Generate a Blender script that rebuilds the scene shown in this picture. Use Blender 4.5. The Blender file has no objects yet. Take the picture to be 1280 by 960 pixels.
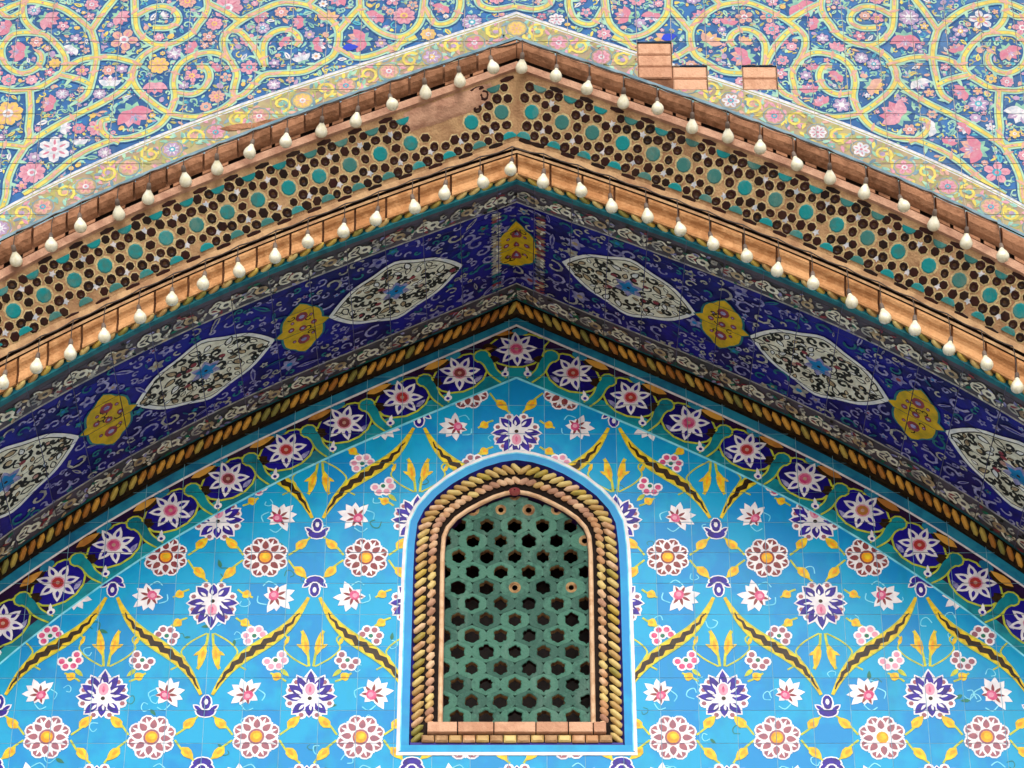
import bpy, math, random
import numpy as np
from mathutils import Vector, Euler
random.seed(7)
S = bpy.context.scene
COL = S.collection
# ------------------------------------------------------------------ camera, world, sun, exposure
TH = math.radians(34.0); FPX = 3650.0; DIST = 16.5
CT, ST = math.cos(TH), math.sin(TH)
CAM = (0.0, -DIST*CT, 1.6)
cam = bpy.data.cameras.new('camera'); cam.sensor_width = 36; cam.lens = FPX/1280*36
cam.clip_start = 0.1; cam.clip_end = 2000
co = bpy.data.objects.new('camera', cam); COL.objects.link(co)
co.location = CAM; co.rotation_euler = (math.pi/2 + TH, 0, 0)
S.camera = co
w = bpy.data.worlds.new('World'); S.world = w; w.use_nodes = True
nt = w.node_tree; nt.nodes.clear()
SUN_EL, SUN_AZ = math.radians(32), math.radians(175)      # azimuth measured clockwise from +Y (north): sun before the portal
sky = nt.nodes.new('ShaderNodeTexSky'); sky.sky_type = 'NISHITA'; sky.sun_disc = False
sky.sun_elevation = SUN_EL; sky.sun_rotation = SUN_AZ; sky.air_density = 1.0; sky.dust_density = 3.0; sky.ozone_density = 1.0
bg = nt.nodes.new('ShaderNodeBackground'); bg.inputs['Strength'].default_value = 0.15
wo = nt.nodes.new('ShaderNodeOutputWorld')
bw = nt.nodes.new('ShaderNodeRGBToBW'); mxs = nt.nodes.new('ShaderNodeMix'); mxs.data_type = 'RGBA'; mxs.inputs[0].default_value = .7   # thin overcast: mostly grey
nt.links.new(sky.outputs[0], bw.inputs[0]); nt.links.new(sky.outputs[0], mxs.inputs[6]); nt.links.new(bw.outputs[0], mxs.inputs[7])
nt.links.new(mxs.outputs[2], bg.inputs[0]); nt.links.new(bg.outputs[0], wo.inputs[0])
sl = bpy.data.lights.new('sun', 'SUN'); sl.energy = 0.85; sl.angle = math.radians(35); sl.color = (1.0, 0.96, 0.9)
so = bpy.data.objects.new('sun', sl); COL.objects.link(so)
sd = Vector((math.sin(SUN_AZ)*math.cos(SUN_EL), math.cos(SUN_AZ)*math.cos(SUN_EL), math.sin(SUN_EL)))
so.rotation_euler = sd.to_track_quat('Z', 'Y').to_euler(); so.location = (0, -10, 20)
S.view_settings.view_transform = 'Standard'; S.view_settings.look = 'None'
S.view_settings.exposure = 0.42; S.view_settings.gamma = 1.0
S.render.resolution_x = 1024; S.render.resolution_y = 768

# ------------------------------------------------------------------ measured place: a pixel seen on a plane of known depth
X0 = 0.025
def P(px, py, Y):
    d = (px-640, FPX*CT-(480-py)*ST, FPX*ST+(480-py)*CT)
    t = (Y-CAM[1])/d[1]
    return (d[0]*t-X0, CAM[2]+d[2]*t)                      # (x from the axis, z)
YF, YM, YS, YT = -1.60, -1.38, -1.33, 0.0                  # front wall, mosaic foot, soffit front, tympanum
def curve(L, Y, dy=0, deg=3):
    A = np.array([P(645+o, y+dy, Y) for o, y in L])
    c = np.polyfit(A[:, 0], A[:, 1], deg)
    c = [float(q) for q in c]
    return lambda x: sum(q*abs(x)**(deg-i) for i, q in enumerate(c))
L_S0 = [(0,224),(46,243),(131,273),(218,303),(303,334),(391,371),(474,412),(559,455),(641,498)]
L_R = [(0,383),(234,483),(336,528),(408,565),(488,608),(634,705),(648,715)]
L_W = [(0,405),(156,474),(180,482),(355,565),(408,591),(427,602),(512,652),(632,729),(648,741)]
L_F = [(0,472),(88,506),(168,541),(247,577),(300,603),(408,660),(480,704),(525,733),(583,778),(640,823)]
L_E1 = [(0,14),(160,67),(240,95),(400,146),(421,156),(515,200),(640,257)]
L_E2 = [(0,55),(69,80),(155,109),(245,137),(393,197),(640,305)]
L_U = [(0,80),(50,98),(92,113),(135,128),(178,143),(222,160),(266,174),(308,190),(350,208),(393,223),(439,241),(480,263),(525,281),(565,303),(608,324),(640,340)]
L_E4 = [(0,181),(155,229),(240,262),(395,327),(645,441)]
cE1 = curve(L_E1, YF); cE2 = curve(L_E2, YF); cE2a = curve(L_E2, YF, -9)
cM0 = curve(L_U, YF, 7); cM1 = curve(L_E4, YM, 0, 2)
cS0 = curve(L_S0, YS); cR = curve(L_R, YT); cW = curve(L_W, YT); cF = curve(L_F, YT)

# ------------------------------------------------------------------ materials
def lin(h):
    h = h.lstrip('#'); v = [int(h[i:i+2], 16)/255 for i in (0, 2, 4)]
    return [c/12.92 if c <= .04045 else ((c+.055)/1.055)**2.4 for c in v]
MATS = {}
def mat(name, col, col2=None, rough=.35, spec=.35, scale=14, grime=.25, bump=.12, bscale=60, rnd=0.0, dirt='#4a4036', dirt_amt=.25):
    m = bpy.data.materials.new(name); m.use_nodes = True; n = m.node_tree.nodes; l = m.node_tree.links
    b = n['Principled BSDF']; b.inputs['Roughness'].default_value = rough; b.inputs['Specular IOR Level'].default_value = spec
    geo = n.new('ShaderNodeNewGeometry')
    no = n.new('ShaderNodeTexNoise'); no.inputs['Scale'].default_value = scale; no.inputs['Detail'].default_value = 5
    l.new(geo.outputs['Position'], no.inputs['Vector'])
    rp = n.new('ShaderNodeValToRGB'); c1 = lin(col); c2 = lin(col2) if col2 else [c*(1-grime) for c in c1]
    rp.color_ramp.elements[0].position = .35; rp.color_ramp.elements[0].color = (*c2, 1)
    rp.color_ramp.elements[1].position = .62; rp.color_ramp.elements[1].color = (*c1, 1)
    if rnd:
        oi = n.new('ShaderNodeObjectInfo'); ma = n.new('ShaderNodeMath'); ma.operation = 'MULTIPLY_ADD'
        l.new(oi.outputs['Random'], ma.inputs[0]); ma.inputs[1].default_value = rnd; 
        ad = n.new('ShaderNodeMath'); ad.operation = 'SUBTRACT'; l.new(no.outputs[0], ad.inputs[0]); ad.inputs[1].default_value = rnd/2
        l.new(ad.outputs[0], ma.inputs[2]); l.new(ma.outputs[0], rp.inputs[0])
    else: l.new(no.outputs[0], rp.inputs[0])
    n2 = n.new('ShaderNodeTexNoise'); n2.inputs['Scale'].default_value = 3.1; n2.inputs['Detail'].default_value = 8; n2.inputs['Roughness'].default_value = .7
    mp = n.new('ShaderNodeMapping'); mp.inputs['Scale'].default_value = (2.2, 1.5, .55); l.new(geo.outputs['Position'], mp.inputs[0]); l.new(mp.outputs[0], n2.inputs['Vector'])
    r2 = n.new('ShaderNodeMapRange'); r2.inputs[1].default_value = .5; r2.inputs[2].default_value = .75; r2.inputs[4].default_value = dirt_amt
    l.new(n2.outputs[0], r2.inputs[0])
    mx = n.new('ShaderNodeMix'); mx.data_type = 'RGBA'; l.new(r2.outputs[0], mx.inputs[0]); l.new(rp.outputs[0], mx.inputs[6]); mx.inputs[7].default_value = (*lin(dirt), 1)
    l.new(mx.outputs[2], b.inputs['Base Color'])
    if bump:
        n3 = n.new('ShaderNodeTexNoise'); n3.inputs['Scale'].default_value = bscale; n3.inputs['Detail'].default_value = 4
        l.new(geo.outputs['Position'], n3.inputs['Vector'])
        bp = n.new('ShaderNodeBump'); bp.inputs['Strength'].default_value = bump; bp.inputs['Distance'].default_value = .01
        l.new(n3.outputs[0], bp.inputs['Height']); l.new(bp.outputs[0], b.inputs['Normal'])
    MATS[name] = m; return m
G = dict(rough=.28, spec=.12, bump=.06, bscale=25)
mat('sky_blue_glaze', '#0a9ccc', '#0a86c6', rnd=.5, scale=9, dirt='#0c8890', dirt_amt=.35, **G)
mat('teal_glaze', '#138f9c', '#0f6f80', rnd=.3, dirt_amt=.3, **G)
mat('strip_blue', '#2a8cac', '#1c6c94', rnd=.3, dirt_amt=.2, **G)
mat('navy_glaze', '#1c1488', '#160e60', rnd=.4, scale=20, dirt='#14122c', dirt_amt=.4, **G)
mat('soffit_navy', '#24208c', '#1c175c', rnd=.4, scale=12, dirt='#23202e', dirt_amt=.5, **G)
mat('maroon_navy', '#2c1444', '#241026', **G)
mat('white_glaze', '#f1edee', '#d6d2da', **G)
mat('pale_cyan', '#8fe0f0', '#5cc4e0', **G)
mat('yellow_glaze', '#ecc928', '#c8a226', scale=30, dirt_amt=.1, **G)
mat('yellow_green', '#c9cc3c', '#9fae3c', scale=30, **G)
mat('orange_glaze', '#f3a722', '#dd8d1c', scale=30, **G)
mat('dark_brown', '#24140a', '#382810', scale=40, **G)
mat('maroon_glaze', '#80303c', '#8a4a44', scale=30, **G)
mat('mauve_glaze', '#a4626c', '#8a5a6c', scale=30, **G)
mat('magenta_glaze', '#c23a70', '#d86a90', scale=30, **G)
mat('pink_glaze', '#e0a0b4', '#d68aa6', scale=30, **G)
mat('red_glaze', '#b8303c', '#a04030', scale=30, **G)
mat('purple_glaze', '#33209c', '#2c1870', scale=30, dirt_amt=.1, **G)
mat('leaf_green', '#1c7a64', '#2c6a4c', scale=30, **G)
# the spandrel's paler, weathered palette
H = dict(rough=.45, spec=.12, bump=.1, bscale=40)
mat('spandrel_ground', '#2c64a0', '#265284', rnd=.3, scale=18, dirt='#7a8a8a', dirt_amt=.35, **H)
mat('spandrel_outline', '#1c4684', '#2c5c80', scale=30, **H)
mat('ribbon_yellow', '#d4c65e', '#c0ac54', scale=26, dirt='#c89878', dirt_amt=.4, **H)
mat('ribbon_mint', '#a4c8a8', '#80b0a8', scale=24, **H)
mat('sage', '#8ab89a', '#6a9a94', scale=24, **H)
mat('sp_pink', '#cc98a4', '#b87c90', scale=40, **H)
mat('sp_rose', '#bc6c84', '#bc8090', scale=40, **H)
mat('sp_salmon', '#cca090', '#b88c80', scale=40, **H)
mat('sp_lilac', '#b090b4', '#90849c', scale=40, **H)
mat('sp_white', '#d8d2d4', '#aab4c0', scale=40, **H)
mat('sp_yellow', '#d4b464', '#c4a060', scale=40, **H)
mat('sp_teal', '#4ea6b4', '#3c8ca8', scale=40, **H)
mat('strip_khaki', '#a89c70', '#988470', rnd=.3, scale=16, **H)
mat('strip_olive', '#a8a058', '#8c9468', scale=30, **H)
mat('slate_blue', '#7f98a4', '#5d7a88', scale=12, dirt_amt=.4, **H)
mat('royal_blue', '#1c3cc0', '#2838a0', **H)
# soffit
K = dict(rough=.4, spec=.18, bump=.08, bscale=40)
mat('dull_lilac', '#a8a4cc', '#6c68a0', scale=30, **K)
mat('dull_grey', '#c0baac', '#848484', scale=30, **K)
mat('dull_tan', '#ccb48c', '#8c7458', scale=24, **K)
mat('dull_cream', '#f4f0dc', '#d4cfb8', scale=24, dirt='#a08c5c', dirt_amt=.5, **K)
mat('medallion_white', '#f6f4ec', '#dcdedf', scale=24, dirt_amt=.2, **K)
mat('black_line_and_shade', '#1b1814', '#2c2820', **K)
mat('blue_star', '#1c88c8', '#1470a8', **K)
mat('soffit_yellow', '#e0b41c', '#b89c1c', scale=18, dirt='#8c7820', dirt_amt=.4, **K)
mat('border_ground', '#5a505c', '#464448', rnd=.3, scale=16, **K)
mat('dull_teal', '#2a7c84', '#1c5c6c', scale=16, **K)
mat('dull_red', '#984048', '#7c3038', **K)
# earthy
B = dict(rough=.85, spec=.15, bump=.6, bscale=75)
mat('grout', '#8fc0d0', '#74a8bc', **B)
mat('grout_dark', '#77748a', '#5c5a70', **B)
mat('grout_beige', '#c8beaa', '#a0988c', **B)
mat('moulding_clay', '#a8785a', '#80583f', rnd=.4, scale=22, dirt='#54382c', dirt_amt=.55, **B)
mat('scotia_clay', '#cf9c6c', '#b07c50', rnd=.4, scale=22, dirt='#8c5c3c', dirt_amt=.4, **B)
mat('plaster_cream', '#bc9870', '#9c7858', scale=14, dirt='#8c5c44', dirt_amt=.7, **B)
mat('plaster_pink', '#c49a80', '#a47a64', scale=14, dirt='#8c6450', dirt_amt=.5, **B)
mat('brick', '#d4a688', '#c09074', rnd=.4, scale=22, dirt='#a87050', dirt_amt=.5, **B)
mat('mortar', '#8c6248', '#6c4834', **B)
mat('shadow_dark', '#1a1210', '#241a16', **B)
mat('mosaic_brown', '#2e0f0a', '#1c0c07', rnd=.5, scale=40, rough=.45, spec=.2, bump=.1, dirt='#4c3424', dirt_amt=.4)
mat('rim_cream', '#ccb888', '#b09870', scale=30, dirt='#a07858', dirt_amt=.5, **B)
mat('mosaic_olive_glint', '#4a3018', '#2c1c0e', scale=60, rough=.4, spec=.2, bump=.1)  # lighter centre colour paints the small reflection on each brown piece
mat('mosaic_teal', '#148488', '#3a7470', rnd=.9, scale=30, rough=.45, spec=.2, bump=.2, dirt='#7c8c7c', dirt_amt=.8)
mat('rope_yellow', '#d4bc78', '#b8945c', rnd=.6, scale=20, dirt='#8c6c34', dirt_amt=.4, rough=.5, spec=.3, bump=.2)
mat('rope_orange', '#dca040', '#b0702c', rnd=.8, scale=20, dirt='#8c4c24', dirt_amt=.4, rough=.5, spec=.3, bump=.2)
mat('rope_tan', '#dcb894', '#bc8c64', rnd=.5, scale=20, rough=.6, spec=.2, bump=.3)
mat('rope_green', '#c0a44c', '#8c8440', rnd=.9, scale=20, rough=.5, spec=.3, bump=.2)
mat('grille_green', '#42705f', '#30564a', rnd=.9, scale=40, dirt='#6c8478', dirt_amt=.6, rough=.5, spec=.15, bump=.5, bscale=70)
mat('grille_edge', '#a8875c', '#6c4830', scale=26, **B)
mat('cable_rubber', '#54463e', '#3c3430', rough=.6, bump=0)
mat('socket_grey', '#7c6c60', '#5c4c44', rough=.6, bump=.1)
mat('bulb_glass', '#f4f0dc', '#e2dcbc', rough=.08, spec=.9, bump=0, scale=40, dirt='#a8a088', dirt_amt=.35)
mat('ground_stone', '#d0c8bc', '#beb4a6', **B)

# ------------------------------------------------------------------ objects
def link(o, parent=None, label=None, cat=None, group=None, kind=None):
    COL.objects.link(o)
    if parent: o.parent = parent
    if label: o['label'] = label
    if cat: o['category'] = cat
    if group: o['group'] = group
    if kind: o['kind'] = kind
    return o
def empty(name, loc, label, cat, group=None):
    o = bpy.data.objects.new(name, None); o.empty_display_size = .1; o.location = loc
    return link(o, None, label, cat, group)
class MB:
    def __init__(s): s.v = []; s.f = []; s.m = []; s.names = []; s.sm = []
    def mi(s, name):
        if name not in s.names: s.names.append(name)
        return s.names.index(name)
    def face(s, pts, m, smooth=False):
        k = len(s.v); s.v.extend(pts); s.f.append(tuple(range(k, k+len(pts)))); s.m.append(s.mi(m)); s.sm.append(smooth)
    def grid(s, rows, m, closed=False, smooth=True):
        k = len(s.v); n = len(rows[0])
        for r in rows: s.v.extend(r)
        for i in range(len(rows)-1):
            for j in range(n if closed else n-1):
                a = k+i*n+j; b = k+i*n+(j+1) % n
                s.f.append((a, b, b+n, a+n)); s.m.append(s.mi(m)); s.sm.append(smooth)
    def data(s, name):
        me = bpy.data.meshes.new(name); me.from_pydata([tuple(p) for p in s.v], [], s.f)
        for nme in s.names: me.materials.append(MATS[nme])
        me.polygons.foreach_set('material_index', s.m); me.polygons.foreach_set('use_smooth', s.sm); me.update()
        return me
    def build(s, name, parent=None, loc=None, **kw):
        o = bpy.data.objects.new(name, s.data(name))
        if loc is not None: o.location = loc
        elif parent: o.location = -Vector(parent.location)      # meshes are written in world coordinates
        return link(o, parent, **kw)

# ------------------------------------------------------------------ charts: surfaces things are laid on
class Plane:
    def __init__(s, Y): s.Y = Y
    def Q(s, u, v, h=0): return (u+X0, s.Y-h, v)
class Band:
    def __init__(s, cA, YA, cB, YB, flip=1): s.a, s.ya, s.b, s.yb, s.fl = cA, YA, cB, YB, flip
    def base(s, u, w): za = s.a(u); zb = s.b(u); return (u+X0, s.ya+(s.yb-s.ya)*w, za+(zb-za)*w)
    def jac(s, u, w):
        e = 1e-3; p = s.base(u, w); u2 = u+e if u >= 0 else u-e
        q = s.base(u2, w); sg = 1 if u >= 0 else -1
        ex = Vector([(b-a)/e*sg for a, b in zip(p, q)])
        r = s.base(u, w+e); ew = Vector([(b-a)/e for a, b in zip(p, r)])
        return ex, ew
    def Q(s, u, w, h=0):
        p = s.base(u, w)
        if not h: return p
        ex, ew = s.jac(u, w); n = ex.cross(ew); n.normalize()
        if n.y > 0 and n.z > -.5 or (s.fl < 0 and n.z > 0): n = -n
        return (p[0]+n.x*h, p[1]+n.y*h, p[2]+n.z*h)
def fr_plane(u0, v0, rot=0, s=1, sx=1):
    c, sn = math.cos(rot), math.sin(rot)
    return lambda x, y: (u0+s*(c*x*sx-sn*y), v0+s*(sn*x*sx+c*y))
def fr_band(ch, u0, w0, rot=0, s=1, sx=1):               # local +x along the band, +y towards its top edge
    ex, ew = ch.jac(u0 if abs(u0) > 1e-4 else 1e-4, w0)
    if abs(u0) < .03: ex = Vector((1, 0, 0))
    t = ex.normalized(); d = ew.dot(t); nn = ew-t*d; L = nn.length; lx = ex.length
    c, sn = math.cos(rot), math.sin(rot)
    def f(x, y):
        X = s*(c*x*sx-sn*y); Y = s*(sn*x*sx+c*y)
        dw = -Y/L
        return (u0+(X-dw*d)/lx, w0+dw)
    return f

# ------------------------------------------------------------------ polygon clipping
def half(p, a, b, c):                                     # keep a*u+b*v <= c
    out = []; n = len(p)
    if n < 3: return out
    d = [a*q[0]+b*q[1]-c for q in p]
    if max(d) <= 1e-9: return p
    if min(d) >= -1e-9: return out
    for i in range(n):
        j = (i+1) % n
        if d[i] <= 0: out.append(p[i])
        if (d[i] < 0 < d[j]) or (d[j] < 0 < d[i]):
            t = d[i]/(d[i]-d[j]); out.append((p[i][0]+(p[j][0]-p[i][0])*t, p[i][1]+(p[j][1]-p[i][1])*t))
    return out if len(out) >= 3 else []
def bbox(p): return min(q[0] for q in p), max(q[0] for q in p), min(q[1] for q in p), max(q[1] for q in p)
def below(p, c):                                          # part of p under curve c
    x0, x1, y0, y1 = bbox(p)
    if x1-x0 < 1e-6: return []
    za, zb = c(x0), c(x1); a = -(zb-za)/(x1-x0)
    return half(p, a, 1, za+a*x0)
def above(p, c):
    x0, x1, y0, y1 = bbox(p)
    if x1-x0 < 1e-6: return []
    za, zb = c(x0), c(x1); a = -(zb-za)/(x1-x0)
    return half(p, -a, -1, -(za+a*x0))
def minus(p, K):                                          # p outside convex polygon K (counter-clockwise)
    x0, x1, y0, y1 = bbox(p); k = K['box']
    if x1 < k[0] or x0 > k[1] or y1 < k[2] or y0 > k[3]: return [p]
    out = []
    for a, b, c in K['h']:
        o = half(p, -a, -b, -c)
        if o: out.append(o)
        p = half(p, a, b, c)
        if not p: break
    return out
def convex(pts):
    h = []; n = len(pts)
    for i in range(n):
        (x0, y0), (x1, y1) = pts[i], pts[(i+1) % n]
        a, b = y1-y0, -(x1-x0); h.append((a, b, a*x0+b*y0))
    return {'h': h, 'box': bbox(pts)}
class Gridc:
    def __init__(s, us, vs, gap, gapv=None): s.u = us; s.v = vs; s.g = gap/2; s.gv = (gapv if gapv else gap)/2
    def cells(s, p, g=True):
        import bisect
        x0, x1, y0, y1 = bbox(p)
        i0 = max(0, bisect.bisect_right(s.u, x0)-1); i1 = min(len(s.u)-2, bisect.bisect_left(s.u, x1)-1)
        j0 = max(0, bisect.bisect_right(s.v, y0)-1); j1 = min(len(s.v)-2, bisect.bisect_left(s.v, y1)-1)
        gu = s.g if g else 0; gv = s.gv if g else 0
        for i in range(i0, i1+1):
            a = half(half(p, 1, 0, s.u[i+1]-gu), -1, 0, -s.u[i]-gu)
            if not a: continue
            for j in range(j0, j1+1):
                b = half(half(a, 0, 1, s.v[j+1]-gv), 0, -1, -s.v[j]-gv)
                if b: yield (i, j), b
def split0(p):
    a = half(p, 1, 0, 0); b = half(p, -1, 0, 0)
    return [q for q in (a, b) if q]

# ------------------------------------------------------------------ painter: flat glaze on tiles, cut by the joints
class Painter:
    def __init__(s, chart, grid, clip=None, hole=None, skip=None, h0=.0008):
        s.h0 = h0+.0006
        s.ch, s.g, s.clip, s.hole, s.skip = chart, grid, clip or [], hole, skip or set(); s.k = 0
    def pieces(s, poly, gap=True):
        for q in split0(poly):
            for cell, r in s.g.cells(q, gap):
                if cell in s.skip: continue
                for fn, c in s.clip:
                    r = fn(r, c)
                    if not r: break
                if not r: continue
                if s.hole:
                    for t in minus(r, s.hole): yield cell, t
                else: yield cell, r
    def paint(s, mb, shapes):                             # shapes: (layer, material, polygon)
        for lay, m, poly in shapes:
            s.k += 1; h = s.h0+lay*.0006+(s.k % 50)*4e-6
            for _, r in s.pieces(poly): mb.face([s.ch.Q(a, b, h) for a, b in r], m)
    def part(s, name, parent, shapes, **kw):
        mb = MB(); s.paint(mb, shapes)
        if mb.f: return mb.build(name, parent, **kw)

# ------------------------------------------------------------------ shapes in a local frame
def ell(f, cx, cy, rx, ry=None, rot=0, n=10):
    ry = rx if ry is None else ry; c, s_ = math.cos(rot), math.sin(rot); o = []
    for i in range(n):
        a = 2*math.pi*i/n; x, y = rx*math.cos(a), ry*math.sin(a)
        o.append(f(cx+c*x-s_*y, cy+s_*x+c*y))
    return o
def lens(f, cx, cy, ang, L, W, back=0.0, n=4, fat=.45):   # pointed petal starting at (cx,cy), running along ang
    c, s_ = math.cos(ang), math.sin(ang); pts = []
    for sg in (1, -1):
        for i in range(n+1):
            t = i/n if sg > 0 else 1-i/n
            if (sg < 0 and i in (0, n)): continue
            wd = W/2*math.sin(math.pi*t**(.75+.5*(fat-.45)))**.8 if 0 < t < 1 else 0
            pts.append((back+t*(L-back), sg*wd))
    return [f(cx+c*x-s_*y, cy+s_*x+c*y) for x, y in pts]
def smooth(pts, n=6):
    o = []; P_ = [pts[0]]+list(pts)+[pts[-1]]
    for i in range(1, len(P_)-2):
        p0, p1, p2, p3 = P_[i-1:i+3]
        for k in range(n):
            t = k/n
            o.append(tuple(.5*(2*p1[a]+(p2[a]-p0[a])*t+(2*p0[a]-5*p1[a]+4*p2[a]-p3[a])*t*t+(3*p1[a]-p0[a]-3*p2[a]+p3[a])*t**3) for a in (0, 1)))
    o.append(pts[-1]); return o
def ribbon(f, pts, wd, lay, m):                           # list of (layer, material, quad)
    n = len(pts); L, R_ = [], []
    for i in range(n):
        a = pts[max(0, i-1)]; b = pts[min(n-1, i+1)]; dx, dy = b[0]-a[0], b[1]-a[1]; q = math.hypot(dx, dy) or 1
        w_ = (wd(i/(n-1)) if callable(wd) else wd)/2
        L.append((pts[i][0]-dy/q*w_, pts[i][1]+dx/q*w_)); R_.append((pts[i][0]+dy/q*w_, pts[i][1]-dx/q*w_))
    return [(lay, m, [f(*L[i]), f(*R_[i]), f(*R_[i+1]), f(*L[i+1])]) for i in range(n-1)]
def spiral(cx, cy, r, turns, a0, n=14, sg=1):
    return [(cx+r*(1-.8*i/n)*math.cos(a0+sg*turns*2*math.pi*i/n), cy+r*(1-.8*i/n)*math.sin(a0+sg*turns*2*math.pi*i/n)) for i in range(n+1)]
ID = lambda x, y: (x, y)

def rosette(f, dark):
    o = []
    for i in range(8):
        a = i*math.pi/4+.39
        o.append((0, 'white_glaze', ell(f, .086*math.cos(a), .090*math.sin(a), .041)))
    o.append((0, 'white_glaze', ell(f, 0, 0, .1, .104, n=16)))
    for i in range(8):
        a = i*math.pi/4+.39; c, s_ = math.cos(a), math.sin(a)
        o.append((1, dark, ell(f, .088*c, .092*s_, .0305, .0305, a, 8)))
        o.append((2, 'white_glaze', lens(f, .05*c, .052*s_, a, .066, .015)))
        a2 = a+.39; o.append((1.5, 'white_glaze', lens(f, .04*math.cos(a2), .042*math.sin(a2), a2, .075, .058)))
        o.append((2.5, dark, lens(f, .044*math.cos(a2), .046*math.sin(a2), a2, .056, .036)))
        o.append((1, 'pink_glaze', ell(f, .064*c, .067*s_, .012, .012, a, 6)))
    o.append((3, 'white_glaze', ell(f, 0, 0, .048, .05, n=14))); o.append((3.3, dark, ell(f, 0, 0, .042, .045, n=14)))
    o.append((3.6, 'orange_glaze', ell(f, 0, 0, .032, .034, n=12)))
    o.append((4, 'yellow_glaze', ell(f, .003, .004, .02, .018, n=8)))
    return o
def lotus(f):                                             # opens upwards
    o = []
    specs = [(90,.165,.062),(62,.15,.062),(118,.15,.062),(35,.14,.066),(145,.14,.066),(5,.135,.06),(175,.135,.06),(-45,.125,.066),(-135,.125,.066),(-90,.105,.06)]
    for d, L, W in specs:
        a = math.radians(d); o.append((0, 'white_glaze', lens(f, 0, -.02, a, L, W*1.55, back=-.01)))
    for d in (20, 48, 132, 160, -20, -160, -68, -112):
        a = math.radians(d)
        o.append((0, 'white_glaze', ell(f, .1*math.cos(a), -.01+.105*math.sin(a), .026, n=8)))
        o.append((1, 'mauve_glaze', ell(f, .103*math.cos(a), -.01+.108*math.sin(a), .013, n=6)))
    for d, L, W in specs:
        a = math.radians(d); o.append((2, 'purple_glaze', lens(f, 0, -.02, a, L*.93, W*.70, back=L*.30)))
        o.append((3, 'white_glaze', lens(f, 0, -.02, a+.1, L*.66, W*.22, back=L*.34)))
    o.append((3, 'white_glaze', ell(f, 0, .028, .034, .042)))
    o.append((4, 'pink_glaze', ell(f, 0, .03, .025, .034)))
    o.append((5, 'magenta_glaze', lens(f, 0, .01, math.pi/2, .04, .014)))
    o.append((3, 'white_glaze', ell(f, 0, -.02, .02, n=8))); o.append((4, 'dark_brown', ell(f, 0, -.02, .011, n=8)))
    return o
def bud(f):
    o = [(0, 'white_glaze', ell(f, 0, .02, .034, .052)), (0, 'white_glaze', ell(f, 0, -.028, .058, .04, n=12)),
         (1, 'purple_glaze', ell(f, 0, .024, .026, .042)), (1, 'purple_glaze', ell(f, 0, -.03, .049, .031, n=12)),
         (2, 'white_glaze', ell(f, 0, -.004, .030, .022)), (3, 'purple_glaze', ell(f, 0, .006, .022, .024)),
         (4, 'white_glaze', ell(f, 0, .026, .011, .018, n=8))]
    for sg in (-1, 1):
        o.append((0, 'white_glaze', lens(f, sg*.03, -.02, math.pi/2-sg*.9, .05, .034)))
        o.append((1, 'purple_glaze', lens(f, sg*.032, -.018, math.pi/2-sg*.9, .038, .02)))
    return o
def spiky(f, rs=0):
    o = []; r_ = random.Random(rs)
    for i in range(9):
        a = math.radians(-100+i*36+r_.uniform(-5, 5)); L = .095 if i < 6 else .07
        o.append((0, 'white_glaze', lens(f, 0, 0, a, L*r_.uniform(.85, 1.08), .05, back=-.01)))
    o.append((0, 'white_glaze', ell(f, .006, 0, .05)))
    for i in range(6):
        a = math.radians(-95+i*48); o.append((1, 'maroon_glaze', lens(f, -.01, 0, a, .058, .016, back=.01)))
    o.append((2, 'magenta_glaze', ell(f, -.018, 0, .026, .03, n=8))); o.append((3, 'pink_glaze', ell(f, -.02, .003, .014, n=7)))
    o += ribbon(f, smooth([(-.03, .06), (-.075, .065), (-.09, .03)], 3), .006, 0, 'pale_cyan')
    o += ribbon(f, smooth([(-.03, -.06), (-.075, -.065), (-.09, -.03)], 3), .006, 0, 'pale_cyan')
    return o
def berries(f, c1, sg=1):
    o = []
    for i in range(5):
        a = math.radians(-20+i*55)
        x, y = .042*math.cos(a), .036*math.sin(a)
        o.append((0, 'white_glaze', ell(f, x, y, .025, n=9))); o.append((1, c1, ell(f, x, y, .0155, n=8)))
    o.append((0, 'white_glaze', ell(f, 0, 0, .02, n=8))); o.append((1, 'leaf_green', ell(f, 0, 0, .012, n=7)))
    o.append((0, 'yellow_green', lens(f, 0, .055, math.pi/2-.3, .06, .024)))
    return o
def arcleaf(f, x0, y0, x1, y1, sag):
    n = 22; pts = []; dx, dy = x1-x0, y1-y0; L = math.hypot(dx, dy); nx, ny = -dy/L, dx/L
    for i in range(n+1):
        t = i/n; b = sag*math.sin(2*math.pi*t); pts.append((x0+dx*t+nx*b, y0+dy*t+ny*b))
    o = ribbon(f, pts, lambda t: .018+.058*math.sin(math.pi*t)**1.3, 2, 'yellow_green')
    o += ribbon(f, pts, lambda t: .014+.044*math.sin(math.pi*t)**1.3, 3, 'yellow_glaze')
    j = []
    for i, p in enumerate(pts):
        k = .009*(1 if i % 2 else -1)*math.sin(math.pi*i/n); j.append((p[0]+nx*k, p[1]+ny*k))
    o += ribbon(f, j[3:-1], lambda t: (.006+.030*math.sin(math.pi*t)**1.1), 4, 'dark_brown')
    return o
def leafpair(f, L=.15, spread=.30):
    o = []
    for sg in (-1, 1):
        a = math.pi/2-sg*spread*.55
        pts = smooth([(sg*.012, 0), (sg*.02, L*.35), (sg*.035, L*.7), (sg*.06, L)], 3)
        o += ribbon(f, pts, .014, 0, 'yellow_green')
        o.append((1, 'yellow_glaze', lens(f, sg*.026, L*.3, a, L*.75, .044)))
        o.append((2, 'orange_glaze', lens(f, sg*.03, L*.45, a, L*.3, .016)))
        o.append((1, 'yellow_glaze', lens(f, sg*.036, L*.5, a-sg*.9, .055, .022)))
    return o
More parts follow.
